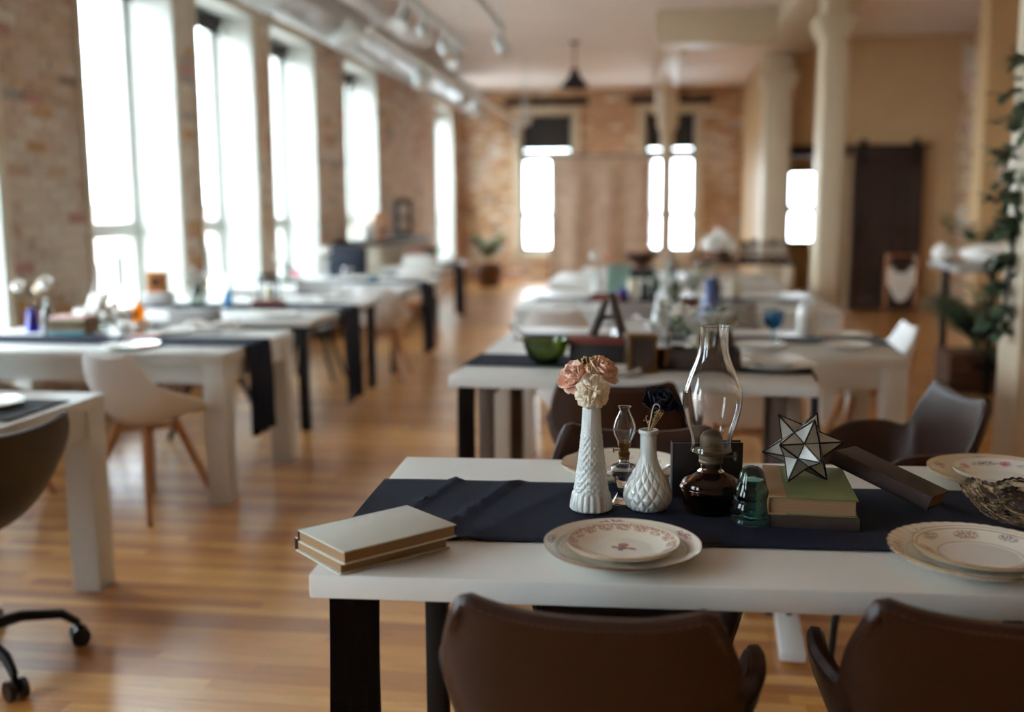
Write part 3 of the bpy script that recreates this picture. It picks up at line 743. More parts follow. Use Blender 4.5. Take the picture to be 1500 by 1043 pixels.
def sola_flower(label, c, axis, r, stem):
    t = thing('sola_flower', label, 'flower', c); ax = Vector(axis).normalized(); e1 = ax.orthogonal().normalized(); e2 = ax.cross(e1); rng = random.Random(4)
    rows = [(.07, 4), (.18, 8), (.31, 11), (.45, 14), (.59, 17), (.74, 19), (.90, 18)]
    for ri, (q, n) in enumerate(rows):
        for k in range(n):
            a = 2*PI*(k+.5*(ri % 2))/n+rng.uniform(-.1, .1); el = q*PI*.60
            d = (e1*math.cos(a)+e2*math.sin(a))*math.sin(el)+ax*math.cos(el)
            g = G(); tang = (e1*-math.sin(a)+e2*math.cos(a)); out = d
            w = r*(.17+.20*q)*rng.uniform(.9, 1.2); hgt = r*rng.uniform(.36, .66)
            nrm = (e1*math.cos(a)+e2*math.sin(a))*math.cos(el)-ax*math.sin(el)
            def fn(u, v, q=q, d=d, tang=tang, nrm=nrm, w=w, hgt=hgt, ph=rng.uniform(0, 6)):
                s = (u-.5)*2
                return d*(r*.46+hgt*v*(1-.30*s*s))+tang*(w*s*(.6+.4*v))+nrm*(-.5*w*s*s+hgt*.5*v*v+.11*r*math.sin(4*s+ph)*v)
            g.grid(fn, 5, 3); o = g.build('petal', 'petal_cream', t); md = o.modifiers.new('t', 'SOLIDIFY'); md.thickness = .0012
    g = G(); g.ball((0, 0, 0), r*.45, n=14, m=10); g.build('heart', 'petal_cream', t)
    g = G(); g.tube([(0, 0, 0)]+[Vector(p)-Vector(c) for p in stem], .0014, 6); g.build('stem', 'stem_straw', t)
    return t
def at(p, dx, dy, dz): return (p[0]+dx, p[1]+dy, p[2]+dz)
mouth = at(VT, 0, 0, .20)
sola_flower('cream sola wood flower at the front of the tall white vase', at(VT, .003, -.026, .240), (.08, -.92, .30), .031, [mouth])
ruffle_flower('dried_rose', 'left peach dried flower, drooping from the tall white vase', 'flower', at(VT, -.034, -.002, .266), (-.45, -.5, .55), .029, 'petal_peach', 13, [mouth], 'peach dried flowers', seed=2)
ruffle_flower('dried_rose', 'right peach dried flower, standing behind the cream one in the tall white vase', 'flower', at(VT, .022, .014, .277), (.5, -.25, .6), .028, 'petal_peach', 12, [mouth], 'peach dried flowers', seed=6)
def sprig(label, base, tips, r=.0008, bud=.0022, m='stem_straw', name='dried_sprig'):
    t = thing(name, label, 'dried flower', base); g = G(); b = G()
    for tp in tips:
        p = Vector(tp)-Vector(base); g.tube([(0, 0, 0), p*.5+Vector((.002, 0, .004)), p], r, 5)
        for k in range(5):
            q = p*(.74+.065*k)+Vector((random.uniform(-.005, .005), random.uniform(-.005, .005), random.uniform(-.003, .004)))
            g.tube([p*(.7+.06*k), q], r*.6, 4); b.ball(q, bud, n=6, m=4)
    g.build('stem', m, t); b.build('buds', m, t); return t
sprig('straw coloured dried sprigs rising between the peach flowers', mouth, [at(VT, x, y, z) for x, y, z in ((-.02, .0, .297), (-.012, .005, .305), (-.004, -.002, .302), (.006, .004, .308), (-.016, -.008, .29), (.002, -.01, .288), (-.008, .0, .285))], .0010, .0026)
mb = at(VB, 0, 0, .15)
ruffle_flower('dried_flower', 'navy dried flower leaning back out of the quilted white vase', 'flower', at(VB, .022, .018, .212), (.15, -.5, .7), .030, 'petal_navy', 12, [mb], sm='stem_green', seed=9)
sprig('thin straw sprigs leaning right out of the quilted white vase', mb, [at(VB, x, y, z) for x, y, z in ((.018, -.01, .198), (.026, -.004, .202), (.03, .0, .196), (.012, -.006, .19), (-.006, -.004, .185))], .0007, .0014)
g = G(); pl = [at(VB, *q) for q in ((-.002, -.006, .15), (.004, -.012, .185), (.008, -.014, .207), (.012, -.014, .2135), (.018, -.013, .2125), (.021, -.012, .206), (.018, -.012, .200), (.011, -.013, .197))]
tag(G().tube([cr(pl, k/28) for k in range(29)], .0012, 6).build('looped_stem', 'wire'), 'pale looped twig standing in the quilted white vase', 'twig')

# small clear oil lamp
ML = (-.052, 2.018, ZR)
t = thing('mini_oil_lamp', 'miniature clear glass oil lamp with a brass burner between the white vases', 'lamp', ML)
f = smooth([(.0245, 0), (.0250, .004), (.0215, .009), (.0150, .020), (.0130, .034), (.0190, .050), (.0265, .062), (.0285, .070), (.0250, .078), (.0140, .083), (.0100, .086)], 5)
G().lathe([(0, .0)]+f+[(.0098, .094), (.0078, .094), (.0085, .086), (.021, .076), (.024, .069), (.017, .058), (0, .05)], 48, cap=False).build('font', 'clear_glass', t, ang=70)
g = G(); g.lathe([(0, .092), (.0105, .092), (.0112, .095), (.0105, .099), (.0120, .101), (.0120, .106), (.0090, .108), (.0090, .113), (.0125, .118), (.0135, .126), (.0115, .126), (.006, .118), (0, .118)], 24, cap=False)
bn = g.build('burner', 'brass', t); g = G(); g.tube([(-.009, 0, .110), (-.020, 0, .110)], .0014, 8); g.tube([(-.020, 0, .110), (-.0225, 0, .110)], .006, 14); g.build('knob', 'brass', bn)
g = G()
for k in range(8):
    a = 2*PI*k/8; g.tube([(.0118*math.cos(a), .0118*math.sin(a), .118), (.0136*math.cos(a), .0136*math.sin(a), .133)], .0012, 5)
g.build('prongs', 'brass', bn)
g = G(); g.tube([(0, 0, .116), (0, 0, .131)], .002, 8); g.build('wick', 'candle', bn)
o_ = smooth([(.0118, .124), (.0165, .134), (.0222, .147), (.0232, .156), (.0195, .170), (.0135, .183), (.0105, .192), (.0125, .198), (.0138, .199)], 5)
G().lathe(o_+[(r-.0013, z) for r, z in o_[::-1]], 40, cap=False).build('chimney', 'clear_glass', t, ang=75, weld=True)

# large oil lamp
LP = (.118, 1.992, ZR)
t = thing('oil_lamp', 'large oil lamp with an amber glass base and a tall clear chimney', 'lamp', LP)
f = smooth([(.047, 0), (.0500, .004), (.0525, .014), (.0555, .032), (.0570, .042), (.0595, .045), (.0598, .049), (.0570, .053), (.0545, .060), (.0430, .071), (.0285, .079), (.0215, .084), (.0205, .090)], 5)
G().lathe([(0, .002)]+f+[(.0205, .099), (.0175, .099), (.0175, .088), (.036, .072), (.051, .058), (.0535, .048), (.049, .018), (.045, .007), (0, .006)], 64, cap=False).build('font', 'amber_glass', t, ang=70)
G().lathe([(0, .0075), (.0440, .0075), (.0485, .018), (.0515, .034), (0, .034)], 48, cap=False).build('lamp_oil', 'amber_glass', t)
g = G(); g.lathe([(0, .096), (.0225, .096), (.0240, .099), (.0225, .103), (.0235, .105), (.0235, .112), (.030, .115), (.034, .117), (.0370, .119), (.0370, .1205), (.030, .1215), (.0215, .1215), (.0225, .135), (.0215, .148), (.0165, .157), (.009, .161), (0, .162)], 40, cap=False)
bn = g.build('burner', 'burner_metal', t); g = G(); g.tube([(.022, 0, .108), (.046, .006, .108)], .0022, 8); g.tube([(.046, .006, .108), (.049, .0068, .108)], .009, 16); g.build('knob', 'burner_metal', bn)
o_ = smooth([(.0410, .121), (.0395, .130), (.0395, .142), (.0420, .158), (.0500, .180), (.0560, .205), (.0575, .225), (.0550, .244), (.0460, .270), (.0345, .298), (.0292, .318), (.0280, .340), (.0285, .362), (.0292, .366)], 5)
G().lathe(o_+[(r-.0018, z) for r, z in o_[::-1]], 64, cap=False).build('chimney', 'clear_glass', t, ang=75, weld=True)

# glass insulator
IN = (.191, 1.925, ZR)
t = thing('glass_insulator', 'teal ribbed glass insulator standing in front of the green book', 'insulator', IN)
f = smooth([(.0335, .0), (.0375, .001), (.0385, .005), (.0368, .009), (.0378, .014), (.0384, .024), (.0372, .034), (.0350, .041), (.0322, .045), (.0330, .049), (.0336, .055), (.0312, .063), (.0280, .071), (.0258, .080), (.0238, .091), (.0195, .101), (.0110, .1075), (0, .1095)], 4)
G().lathe(f, 56, cap=False).build('body', 'teal_glass', t, ang=80)
g = G(); pr = [(0, .086)]+[(.0150+.0016*(1 if k % 2 else -1)-.0003*k*.3, .084-.0042*k) for k in range(18)]+[(.0, .006)]
g.lathe(pr, 32, cap=False); g.build('thread_core', 'teal_glass', t, ang=80)

# dark upright book behind the oil lamp, books, star
book('book', 'dark book standing upright behind the oil lamp', (.113, 2.105, ZR+.0575), R(8), .144, .115, .026, 'cover_black', 'pages', 'x-', tilt=(R(90), 0, R(8)))
book('book', 'dark worn book lying under the green book', (.312, 2.008, ZR), R(-4), .158, .235, .024, 'cover_dark', 'pages', 'y-', round_=True)
gb = book('book', 'green cloth book with a tan spine, under the glass star', (.306, 2.012, ZR+.0242), R(-3), .160, .240, .034, 'cover_green', 'pages', 'x-', ov=.004)
g = G(); g.box(-.0802, -.048, -.1202, .1202, .0338, .0345); g.box(-.0802, -.048, -.1202, .1202, -.0002, .003); sp = g.build('spine_cloth', 'cover_tan', gb, bevel=.0003)
g = G()
for k in range(9): 
    y = -.105+.026*k; g.tube([(-.0868, y, .008), (-.0872, y+.010, .018), (-.0868, y, .026)], .0013, 5); g.tube([(-.0872, y+.013, .010), (-.0873, y+.006, .019), (-.0872, y+.015, .025)], .001, 5)
g.build('spine_ornament', 'spine_print', gb)
for c in gb.children:
    if c.name.startswith('spine') and 'cover_green' in [m.name for m in c.data.materials]: c.data.materials[0] = M['cover_tan']
# leaning book: one end rests on the green book, the other on the cloth
lb = book('book', 'dark brown book leaning from the green book down to the cloth', (.470, 2.060, ZR+.014), 0, .120, .205, .030, 'cover_dark', 'pages', 'x-')
lb.rotation_mode = 'XYZ'; lb.matrix_world = Matrix.Translation((.474, 2.098, ZR+.036)) @ Matrix.Rotation(R(-32), 4, 'Z') @ Matrix.Rotation(R(18), 4, 'Y') @ Matrix.Rotation(R(-7), 4, 'X') @ Matrix.Rotation(R(90), 4, 'Z')

# small stellated star of shell panes and lead came
phi = (1+5**.5)/2
ico = [Vector(v).normalized() for v in [(0, a, b*phi) for a in (-1, 1) for b in (-1, 1)]+[(a, b*phi, 0) for a in (-1, 1) for b in (-1, 1)]+[(b*phi, 0, a) for a in (-1, 1) for b in (-1, 1)]]
RT = .0777; el = min((ico[0]-v).length for v in ico[1:])
facs = [(i, j, k) for i in range(12) for j in range(i+1, 12) for k in range(j+1, 12) if all(abs((ico[p]-ico[q]).length-el) < 1e-4 for p, q in ((i, j), (j, k), (i, k)))]
ROT = Matrix(((.734025, .677328, -.049338), (.348486, -.438019, -.828671), (-.582894, .591072, -.557557)))   # tilt at which it stands on three tips
ico = [ROT @ v for v in ico]; cent = [(ico[i]+ico[j]+ico[k]).normalized() for i, j, k in facs]
zmin = min(v.z for v in ico)
st = thing('glass_star', 'stellated star of pale shell panes in dark lead, standing on the green book', 'star ornament', (.297, 2.030, ZR+.0242+.0340-zmin*RT+.0018))
dod = [c*(RT*.5628) for c in cent]; tips = [v*RT for v in ico]
came = G(); seen = set()
for i in range(12):
    nb = sorted([k for k, f in enumerate(facs) if i in f], key=lambda k: 0)
    ax = ico[i]; e1 = ax.orthogonal().normalized(); e2 = ax.cross(e1)
    nb.sort(key=lambda k: math.atan2(dod[k].dot(e2), dod[k].dot(e1)))
    for a in range(5):
        k1, k2 = nb[a], nb[(a+1) % 5]
        A, B, Cc = tips[i], dod[k1], dod[k2]; ce = (A+B+Cc)/3; n = (B-A).cross(Cc-A).normalized()
        if n.dot(ce) < 0: n = -n
        ins = [ce+(p-ce)*.93 for p in (A, B, Cc)]
        g = G(); g.add([p+n*.0006 for p in ins]+[p-n*.0006 for p in ins], [(0, 1, 2), (5, 4, 3), (0, 3, 4, 1), (1, 4, 5, 2), (2, 5, 3, 0)])
        g.build('pane', 'capiz_shell', st)
        came.tube([A, B], .0018, 5)
        if (min(k1, k2), max(k1, k2)) not in seen: seen.add((min(k1, k2), max(k1, k2))); came.tube([B, Cc], .0018, 5)
    came.ball(tips[i], .0019, n=6, m=4)
came.build('lead_came', 'lead', st)

# cut glass bowl
t = thing('cut_glass_bowl', 'cut glass bowl with a sawtooth scalloped rim at the right edge of the photo', 'bowl', (.720, 1.985, ZR))
NB = 34
def bowl_fn(r, z, a, j):
    outer = j <= NB; q = (j if outer else max(2*NB-j, 0))/NB
    lobe = abs(math.cos(a*4))**1.5
    if outer:
        tri = lambda x: abs((x % 1)*2-1)
        u1, u2 = a*11/(2*PI)*1.0+q*1.6, a*11/(2*PI)*1.0-q*1.6
        cut = min(tri(u1), tri(u2)); star_ = tri(a*44/(2*PI))*tri(q*9)
        r += (.0075*min(cut, .62)+.0022*star_-.003)*(1 if q < .93 else .2)
    z += q*q*(.010*lobe+.010*math.cos(a)**2)+(.0030*abs(math.sin(a*28)) if q > .93 else 0)
    r *= 1+.07*q*q*(lobe-.5)
    return r, z
bp = [(.055+(.132-.055)*(k/NB)**.8, .046*(k/NB)**1.5) for k in range(NB+1)]
bi = [(max(r-.007, 0), z+.005 if k < NB-2 else z) for k, (r, z) in enumerate(bp)][::-1]
G().lathe(bp+bi[1:]+[(0, .005)], 264, fn=bowl_fn, sy=.80, cap=True).build('bowl_body', 'cut_glass', t, ang=9)
# ------------------------------------------------------------------ helpers for the smaller things on the other tables
def vessel(name, label, cat, loc, prof, mt, n=28, k=3, wall=.003, group=None):
    """turned vessel with a wall thickness"""
    f = smooth(prof, k) if k else prof
    g = G(); g.lathe([(0, f[0][1])]+f+[(max(r-wall, .0005), z) for r, z in f[::-1][:-1]]+[(max(f[0][0]-wall, .0005), f[0][1]+wall*1.5), (0, f[0][1]+wall*1.5)], n, cap=False)
    o = g.build(name, mt, ang=60); o.location = loc
    return tag(o, label, cat, group)
def simple_plate(label, loc, r, group=None, mt='china_plain'):
    g = G(); g.lathe([(0, .005), (r*.6, .005), (r*.66, .007), (r, .020), (r*.99, .022), (r*.62, .010), (0, .010)][::-1] and [(0, .001), (r*.58, 0), (r*.64, .004), (r, .019), (r, .021), (r*.66, .009), (r*.6, .007), (0, .007)], 40, cap=False)
    o = g.build('plate', mt); o.location = loc; return tag(o, label, 'plate', group)
def flower(name, label, base, tip, r, mt, stem='stem_green', n=11, group=None, ball=False):
    t = thing(name, label, 'flower', base, 0, group); c = Vector(tip)-Vector(base); ax = Vector((0, -.4, .9)).normalized(); e1 = ax.orthogonal().normalized(); e2 = ax.cross(e1)
    g = G(); g.tube([(0, 0, 0), c*.5+Vector((.006, 0, 0)), c], .0018, 6); g.build('stem', stem, t)
    g = G()
    for k in range(n):
        a = 2.399*k; q = (k+.5)/n
        d = (e1*math.cos(a)+e2*math.sin(a))*math.sin(q*2.0)+ax*math.cos(q*2.0)
        petal(g, c, d, ax, r, r*.55, .35, .12, 3, 3)
    if ball: g.ball(c, r*.7, n=10, m=8)
    g.build('petals', mt, t); return t
def sprays(name, label, cat, base, n, h, spread, mt, leafn=8, leaf=.03, stem='stem_green', group=None, lw=.4, seed=1, bend=.5, lean=(0, 0)):
    """leafy stems growing from one point"""
    t = thing(name, label, cat, base, 0, group); rng = random.Random(seed); lv = G(); stg = G()
    for i in range(n):
        a = 2*PI*i/n+rng.uniform(-.4, .4); s = spread*rng.uniform(.5, 1); hh = h*rng.uniform(.7, 1)
        pts = [Vector((lean[0]*q+math.cos(a)*s*q**1.6, lean[1]*q+math.sin(a)*s*q**1.6, hh*(q-bend*.5*q*q*s/max(spread, 1e-3)))) for q in [k/6 for k in range(7)]]
        stg.tube(pts, .0022 if leaf < .06 else .004, 5)
        for k in range(leafn):
            q = .25+.75*(k+1)/leafn; j = min(int(q*6), 5); p = pts[j].lerp(pts[j+1], q*6-j); d = (pts[j+1]-pts[j]).normalized()
            sd = d.cross(Vector((0, 0, 1))); sd = sd.normalized() if sd.length > .01 else Vector((1, 0, 0))
            ld = d*.55+sd*(1 if k % 2 else -1)*.8+Vector((rng.uniform(-.3, .3), rng.uniform(-.3, .3), rng.uniform(-.3, .3)))
            petal(lv, p, ld, (0, 0, 1), leaf*rng.uniform(.7, 1.2), leaf*lw, .2, -.2, 2, 4)
    stg.build('stem', stem, t); o = lv.build('foliage', mt, t); o['kind'] = 'stuff'; return t
def pillar_candle(label, loc, r, h):
    t = thing('pillar_candle', label, 'candle', loc, 0); g = G(); g.lathe([(0, 0), (r, 0), (r, h-.004), (r*.9, h), (r*.5, h-.004), (0, h-.004)], 24, cap=False); g.build('wax', 'candle', t)
    g = G(); g.tube([(0, 0, h-.006), (.002, 0, h+.01)], .0015, 6); g.build('wick', 'black_metal', t); return t
BOT = [(.030, 0), (.034, .004), (.034, .10), (.030, .125), (.014, .150), (.012, .185), (.015, .188), (.015, .196)]
def sc_(p, s, t=1): return [(r*s, z*(t if t != 1 else s)) for r, z in p]

# ---- second desk
z = T2+.0001; zr = T2+.0072
t = thing('glass_bowl', 'green glass bowl on the navy runner of the second desk', 'bowl', (-.395, 3.80, zr))
f = [(.035, 0), (.040, .002), (.062, .022), (.078, .050), (.086, .080), (.089, .094)]
G().lathe([(0, .0)]+smooth(f, 4)+[(r-.004, q) for r, q in smooth(f, 4)[::-1][:-1]]+[(.033, .006), (0, .006)], 40, cap=False).build('bowl_body', 'green_glass', t)
g = G(); g.tube([(-.082, 0, .088), (-.105, .0, .112), (-.135, .0, .150)], [.010, .013, .009], 10); g.build('handle', 'clear_glass', t)
t = thing('wooden_box', 'dark box with a red brown lid beside the green glass bowl', 'box', (-.18, 3.86, z+.0065), R(-3))
box('box_body', 'cover_black', t, -.125, .125, -.07, .07, 0, .075, bevel=.003); box('lid', 'cover_red', t, -.132, .132, -.077, .077, .075, .098, bevel=.006)
t = thing('easel_stand', 'small dark wooden A shaped stand on the red brown box', 'stand', (-.165, 3.86, z+.105))
for s, b_ in ((-1, .0), (1, .03)):
    g = G(); g.tube([(s*.058, 0, .006), (s*.040, 0, .055), (s*.010, 0, .135+b_)], [.019, .018, .013], 8); g.build('leg', 'dark_wood', t)
box('cross_bar', 'dark_wood', t, -.035, .035, -.008, .008, .066, .082, bevel=.003)
t = thing('lantern', 'small brass framed lantern with dark glass sides on the second desk', 'lantern', (-.04, 3.70, zr), R(10))
for sx in (-1, 1):
    for sy in (-1, 1): box('post', 'brass', t, sx*.045-.006, sx*.045+.006, sy*.045-.006, sy*.045+.006, 0, .125, bevel=.001)
box('base_plate', 'brass', t, -.055, .055, -.055, .055, 0, .012, bevel=.002); box('top_plate', 'brass', t, -.055, .055, -.055, .055, .118, .130, bevel=.002)
for q in ((-.04, .04, -.046, -.044), (-.04, .04, .044, .046), (-.046, -.044, -.04, .04), (.044, .046, -.04, .04)): box('side_panel', 'cover_dark', t, *q, .012, .118)
vessel('glass_dome', 'clear rounded glass jar upside down behind the brass lantern', 'jar', (-.06, 3.93, z), [(.095, 0), (.100, .01), (.105, .06), (.098, .11), (.07, .15), (.02, .168), (.018, .180), (.010, .186)], 'clear_glass', 36)
simple_plate('white plate at the front edge of the second desk beside the lantern', (-.135, 3.612, z), .105)
vessel('votive_cup', 'small gold votive cup right of the brass lantern', 'cup', (.045, 3.745, zr), [(.022, 0), (.030, .01), (.032, .05), (.029, .07)], 'brass')
t = thing('wooden_tray', 'dark wooden tray box planted with pale leaves on the second desk', 'tray', (.19, 3.78, z+.0065), R(-3))
for q in ((-.13, .13, -.07, -.058, 0, .07), (-.13, .13, .058, .07, 0, .07), (-.13, -.118, -.058, .058, 0, .07), (.118, .13, -.058, .058, 0, .07)): box('side', 'dark_wood', t, *q, bevel=.002)
box('bottom', 'dark_wood', t, -.118, .118, -.058, .058, 0, .01)
sprays('leaf_arrangement', 'pale sage leaves and white blooms spilling from the dark tray', 'flowers', (.18, 3.78, T2+.02), 22, .27, .17, 'leaf_sage', 8, .042, seed=3)
for k, (x, y, h, r) in enumerate(((.10, 3.77, .21, .038), (.21, 3.73, .16, .042), (.15, 3.73, .10, .036), (.27, 3.79, .18, .036))):
    flower('white_bloom', 'white bloom %s in the leaf arrangement of the dark tray' % ('standing highest at the left', 'at the front middle', 'lowest, above the tray rim', 'at the right end')[k], (.17+.02*k-.03, 3.78, T2+.015), (x, y-.03, T2+h), r, 'petal_white', group='white blooms in the dark tray')
simple_plate('large white plate on the right of the second desk', (.44, 3.80, zr-.003), .155)
simple_plate('smaller white plate stacked on the right plate of the second desk', (.445, 3.80, zr+.007), .11)
vessel('bud_vase', 'dark purple vase behind the tray of pale leaves', 'vase', (.275, 3.99, z), [(.03, 0), (.038, .01), (.045, .06), (.03, .11), (.016, .15), (.02, .2)], 'purple_ceramic')
vessel('candle_stick', 'slender white candlestick behind the brass lantern on the second desk', 'candlestick', (.06, 3.98, z), [(.034, 0), (.036, .006), (.012, .02), (.010, .08), (.016, .10), (.010, .12), (.010, .24), (.016, .25)], 'milk_glass')

# ---- table with the blue goblet and the white pitcher
z = H3+.0001; zr = H3+.0075
t = thing('glass_goblet', 'blue glass goblet on a stem', 'goblet', (.60, 5.22, zr))
f = smooth([(.036, 0), (.034, .004), (.008, .010), (.006, .05), (.012, .062), (.040, .085), (.052, .12), (.050, .155)], 4)
G().lathe([(0, 0)]+f+[(r-.003, q) for r, q in f[::-1][:12]]+[(0, .072)], 32, cap=False).build('cup_and_stem', 'goblet_blue', t)
t = thing('pitcher', 'white enamel pitcher standing in front of the lone square column', 'pitcher', (.80, 5.50, z))
f = smooth([(.046, 0), (.050, .006), (.053, .05), (.050, .12), (.042, .15), (.048, .185)], 4)
G().lathe([(0, 0)]+f+[(r-.003, q) for r, q in f[::-1]]+[(0, .01)], 36, cap=False).build('body', 'china_plain', t)
g = G(); g.tube([(.046, 0, .165), (.075, 0.02, .155), (.08, 0.02, .10), (.05, 0, .05)], .007, 8); g.build('handle', 'china_plain', t)
simple_plate('white plate under the blue goblet side of the table right of the aisle', (.52, 5.03, z), .135)
simple_plate('ivory plate on the right end of the table with the white pitcher', (.97, 5.50, z), .135)
simple_plate('small ivory plate at the front right of the table with the white pitcher', (.93, 5.08, z), .12)
vessel('glass_jar', 'clear glass jar left of the blue goblet', 'jar', (.36, 5.30, zr), [(.04, 0), (.045, .01), (.045, .12), (.035, .14), (.038, .16)], 'smoke_glass')
vessel('tall_vase', 'blue ceramic vase above the pale leaves, on the table with the white pitcher', 'vase', (.305, 5.55, z), [(.042, 0), (.05, .01), (.058, .08), (.044, .17), (.026, .23), (.030, .29), (.036, .30)], 'blue_ceramic')
vessel('bottle', 'clear glass bottle beside the blue ceramic vase', 'bottle', (.12, 5.45, z), sc_(BOT, 1.15), 'smoke_glass')
vessel('bottle', 'pale conical white bottle left of the blue ceramic vase', 'bottle', (.03, 5.35, z), [(.05, 0), (.055, .006), (.04, .07), (.02, .16), (.012, .24), (.016, .25)], 'milk_glass')
sprays('baby_breath', 'loose pale dried bouquet in the clear bottle beside the blue vase', 'flowers', (.12, 5.45, H3+.15), 16, .22, .13, 'petal_white', 7, .020, seed=11)

# ---- table with the wooden crate
z = .745+.0001; zr = .745+.0075
t = thing('wooden_crate', 'low red brown wooden crate near the aisle end of its table', 'crate', (-.33, 7.38, zr))
for q in ((-.11, .11, -.07, -.058), (-.11, .11, .058, .07), (-.11, -.098, -.058, .058), (.098, .11, -.058, .058)): box('slat', 'orange_wood' if 0 else 'cover_red', t, *q, 0, .05, bevel=.002)
box('bottom', 'cover_red', t, -.098, .098, -.058, .058, 0, .008)
vessel('jar', 'cobalt blue glass jar right of the low wooden crate', 'jar', (-.215, 7.40, zr), [(.035, 0), (.04, .006), (.042, .05), (.03, .07), (.032, .085)], 'blue_glass')
pillar_candle('thick cream pillar candle between the blue jar and the green bottles', (-.145, 7.42, zr), .036, .155)
for k, (x, y, s, lb_) in enumerate(((-.055, 7.36, .95, 'dark green glass bottle right of the cream pillar candle'), (.02, 7.45, 1.1, 'taller dark green glass bottle, second from the cream pillar candle'), (.16, 7.40, 1.0, 'olive glass bottle in front of the dark red flowers'))):
    vessel('bottle', lb_, 'bottle', (x, y, zr), sc_(BOT, s), 'olive_bottle', group='green bottles by the pillar candle')
vessel('bud_vase', 'white milk glass vase with a single white flower, aisle end of the crate table', 'vase', (-.43, 7.9, z), [(.034, 0), (.038, .004), (.026, .07), (.016, .15), (.018, .18)], 'milk_glass')
flower('white_flower', 'white flower standing in the vase at the aisle end of the crate table', (-.43, 7.9, .745+.15), (-.445, 7.88, .745+.30), .045, 'petal_white', ball=True)
flower('pink_flower', 'pink flower right of the white flower on the crate table', (-.36, 7.95, .75), (-.345, 7.92, .745+.27), .04, 'petal_peach')
t = thing('greeting_card', 'pale teal card standing open behind the blue jar', 'card', (-.26, 8.02, z), R(12))
for s in (-1, 1):
    q = Matrix.Rotation(R(s*14), 4, 'X'); box('leaf', 'card_teal', t, -.085, .085, -.0012, .0012, 0, .24).matrix_local = Matrix.Translation((0, s*.062, .0006)) @ q
vessel('bottle', 'white swan necked bottle leaning over the green bottles', 'bottle', (.09, 7.10, z), [(.045, 0), (.05, .006), (.045, .06), (.022, .14), (.012, .22), (.015, .25)], 'milk_glass')
t = thing('book_stack', 'stack of two brown books at the middle of the crate table', 'books', (.24, 7.1, z), R(15)); G().box(-.09, .09, -.12, .12, 0, .03).build('cover', 'cover_red', t, bevel=.003); G().box(-.08, .085, -.11, .115, .03, .055).build('cover', 'cover_brown', t, bevel=.003)
simple_plate('white plate near the aisle corner of the crate table', (-.62, 7.15, z), .13); simple_plate('white plate at the right end of the crate table', (.75, 7.12, z), .13)
vessel('bottle', 'dark blue flask at the right of the crate table', 'bottle', (.46, 7.6, zr), sc_(BOT, .9), 'purple_ceramic')
pillar_candle('cream pillar candle at the right of the crate table', (.60, 7.7, z), .04, .15)
sprays('fern_bouquet', 'airy white and green bouquet in the middle of the crate table', 'flowers', (.30, 7.62, .745+.02), 18, .32, .2, 'leaf_sage', 8, .035, seed=17)

# ---- farthest right table
z = .745+.0001
t = thing('flower_box', 'dark box filled with red flowers on the farthest right table', 'flower box', (-.10, 9.9, z)); box('planter', 'cover_black', t, -.15, .15, -.08, .08, 0, .10, bevel=.004)
sprays('red_bouquet', 'dark red flowers rising from the dark box on the farthest right table', 'flowers', (-.10, 9.9, .745+.06), 24, .24, .16, 'petal_red', 9, .05, seed=5, lw=.6)
vessel('bottle', 'tall pale green bottle right of the dark red flowers', 'bottle', (.17, 9.7, z), sc_(BOT, 1.5), 'smoke_glass')
simple_plate('stack topping white plate at the aisle end of the farthest right table', (-.6, 9.55, z), .13)
t = thing('napkin_stack', 'folded white cloth stack at the aisle end of the farthest right table', 'napkins', (-.55, 10.2, z))
for k in range(4): box('napkin', 'card_white', t, -.14, .14, -.1, .1, k*.02, k*.02+.018, bevel=.006)
t = thing('console_table', 'dark wooden console table with cream legs under the rows of cards', 'console', (.85, 11.3, 0))
box('tabletop', 'dark_wood', t, -.42, .62, -.2, .2, .80, .85, bevel=.006)
for sx in (-.38, .58):
    for sy in (-.16, .16): box('leg', 'cream_paint', t, sx-.04, sx+.04, sy-.04, sy+.04, 0, .80, bevel=.006)
t = thing('flower_basket', 'white speckled heap of dried blooms in a basket on the dark console', 'flowers', (.70, 11.3, .8502))
g = G(); g.lathe([(0, 0), (.13, 0), (.17, .10), (.16, .10), (.12, .01), (0, .01)], 24, cap=False); g.build('basket', 'basket', t)
g = G()
rng = random.Random(3)
for k in range(70):
    a = rng.uniform(0, 2*PI); q = math.sqrt(rng.random())*.19; g.ball((math.cos(a)*q, math.sin(a)*q*.8, .10+.22*(1-(q/.2)**2)*rng.uniform(.6, 1)), .032, n=7, m=5)
g.build('blooms', 'petal_white', t)['kind'] = 'stuff'
for k in range(5):
    t = thing('photo_card', ('first', 'second', 'third', 'fourth', 'last')[k]+' brown photo card from the left in the row on the dark console', 'card', (.97+.10*k, 11.3, .8502), R(10*(k % 2)-5), 'cards on the dark console')
    box('card', ('cover_brown', 'cover_dark', 'basket', 'cover_dark', 'cover_brown')[k], t, -.04, .04, -.006, .006, 0, .20+.02*(k % 2)); box('photo', 'linen', t, -.026, .026, -.0085, -.006, .05, .15)

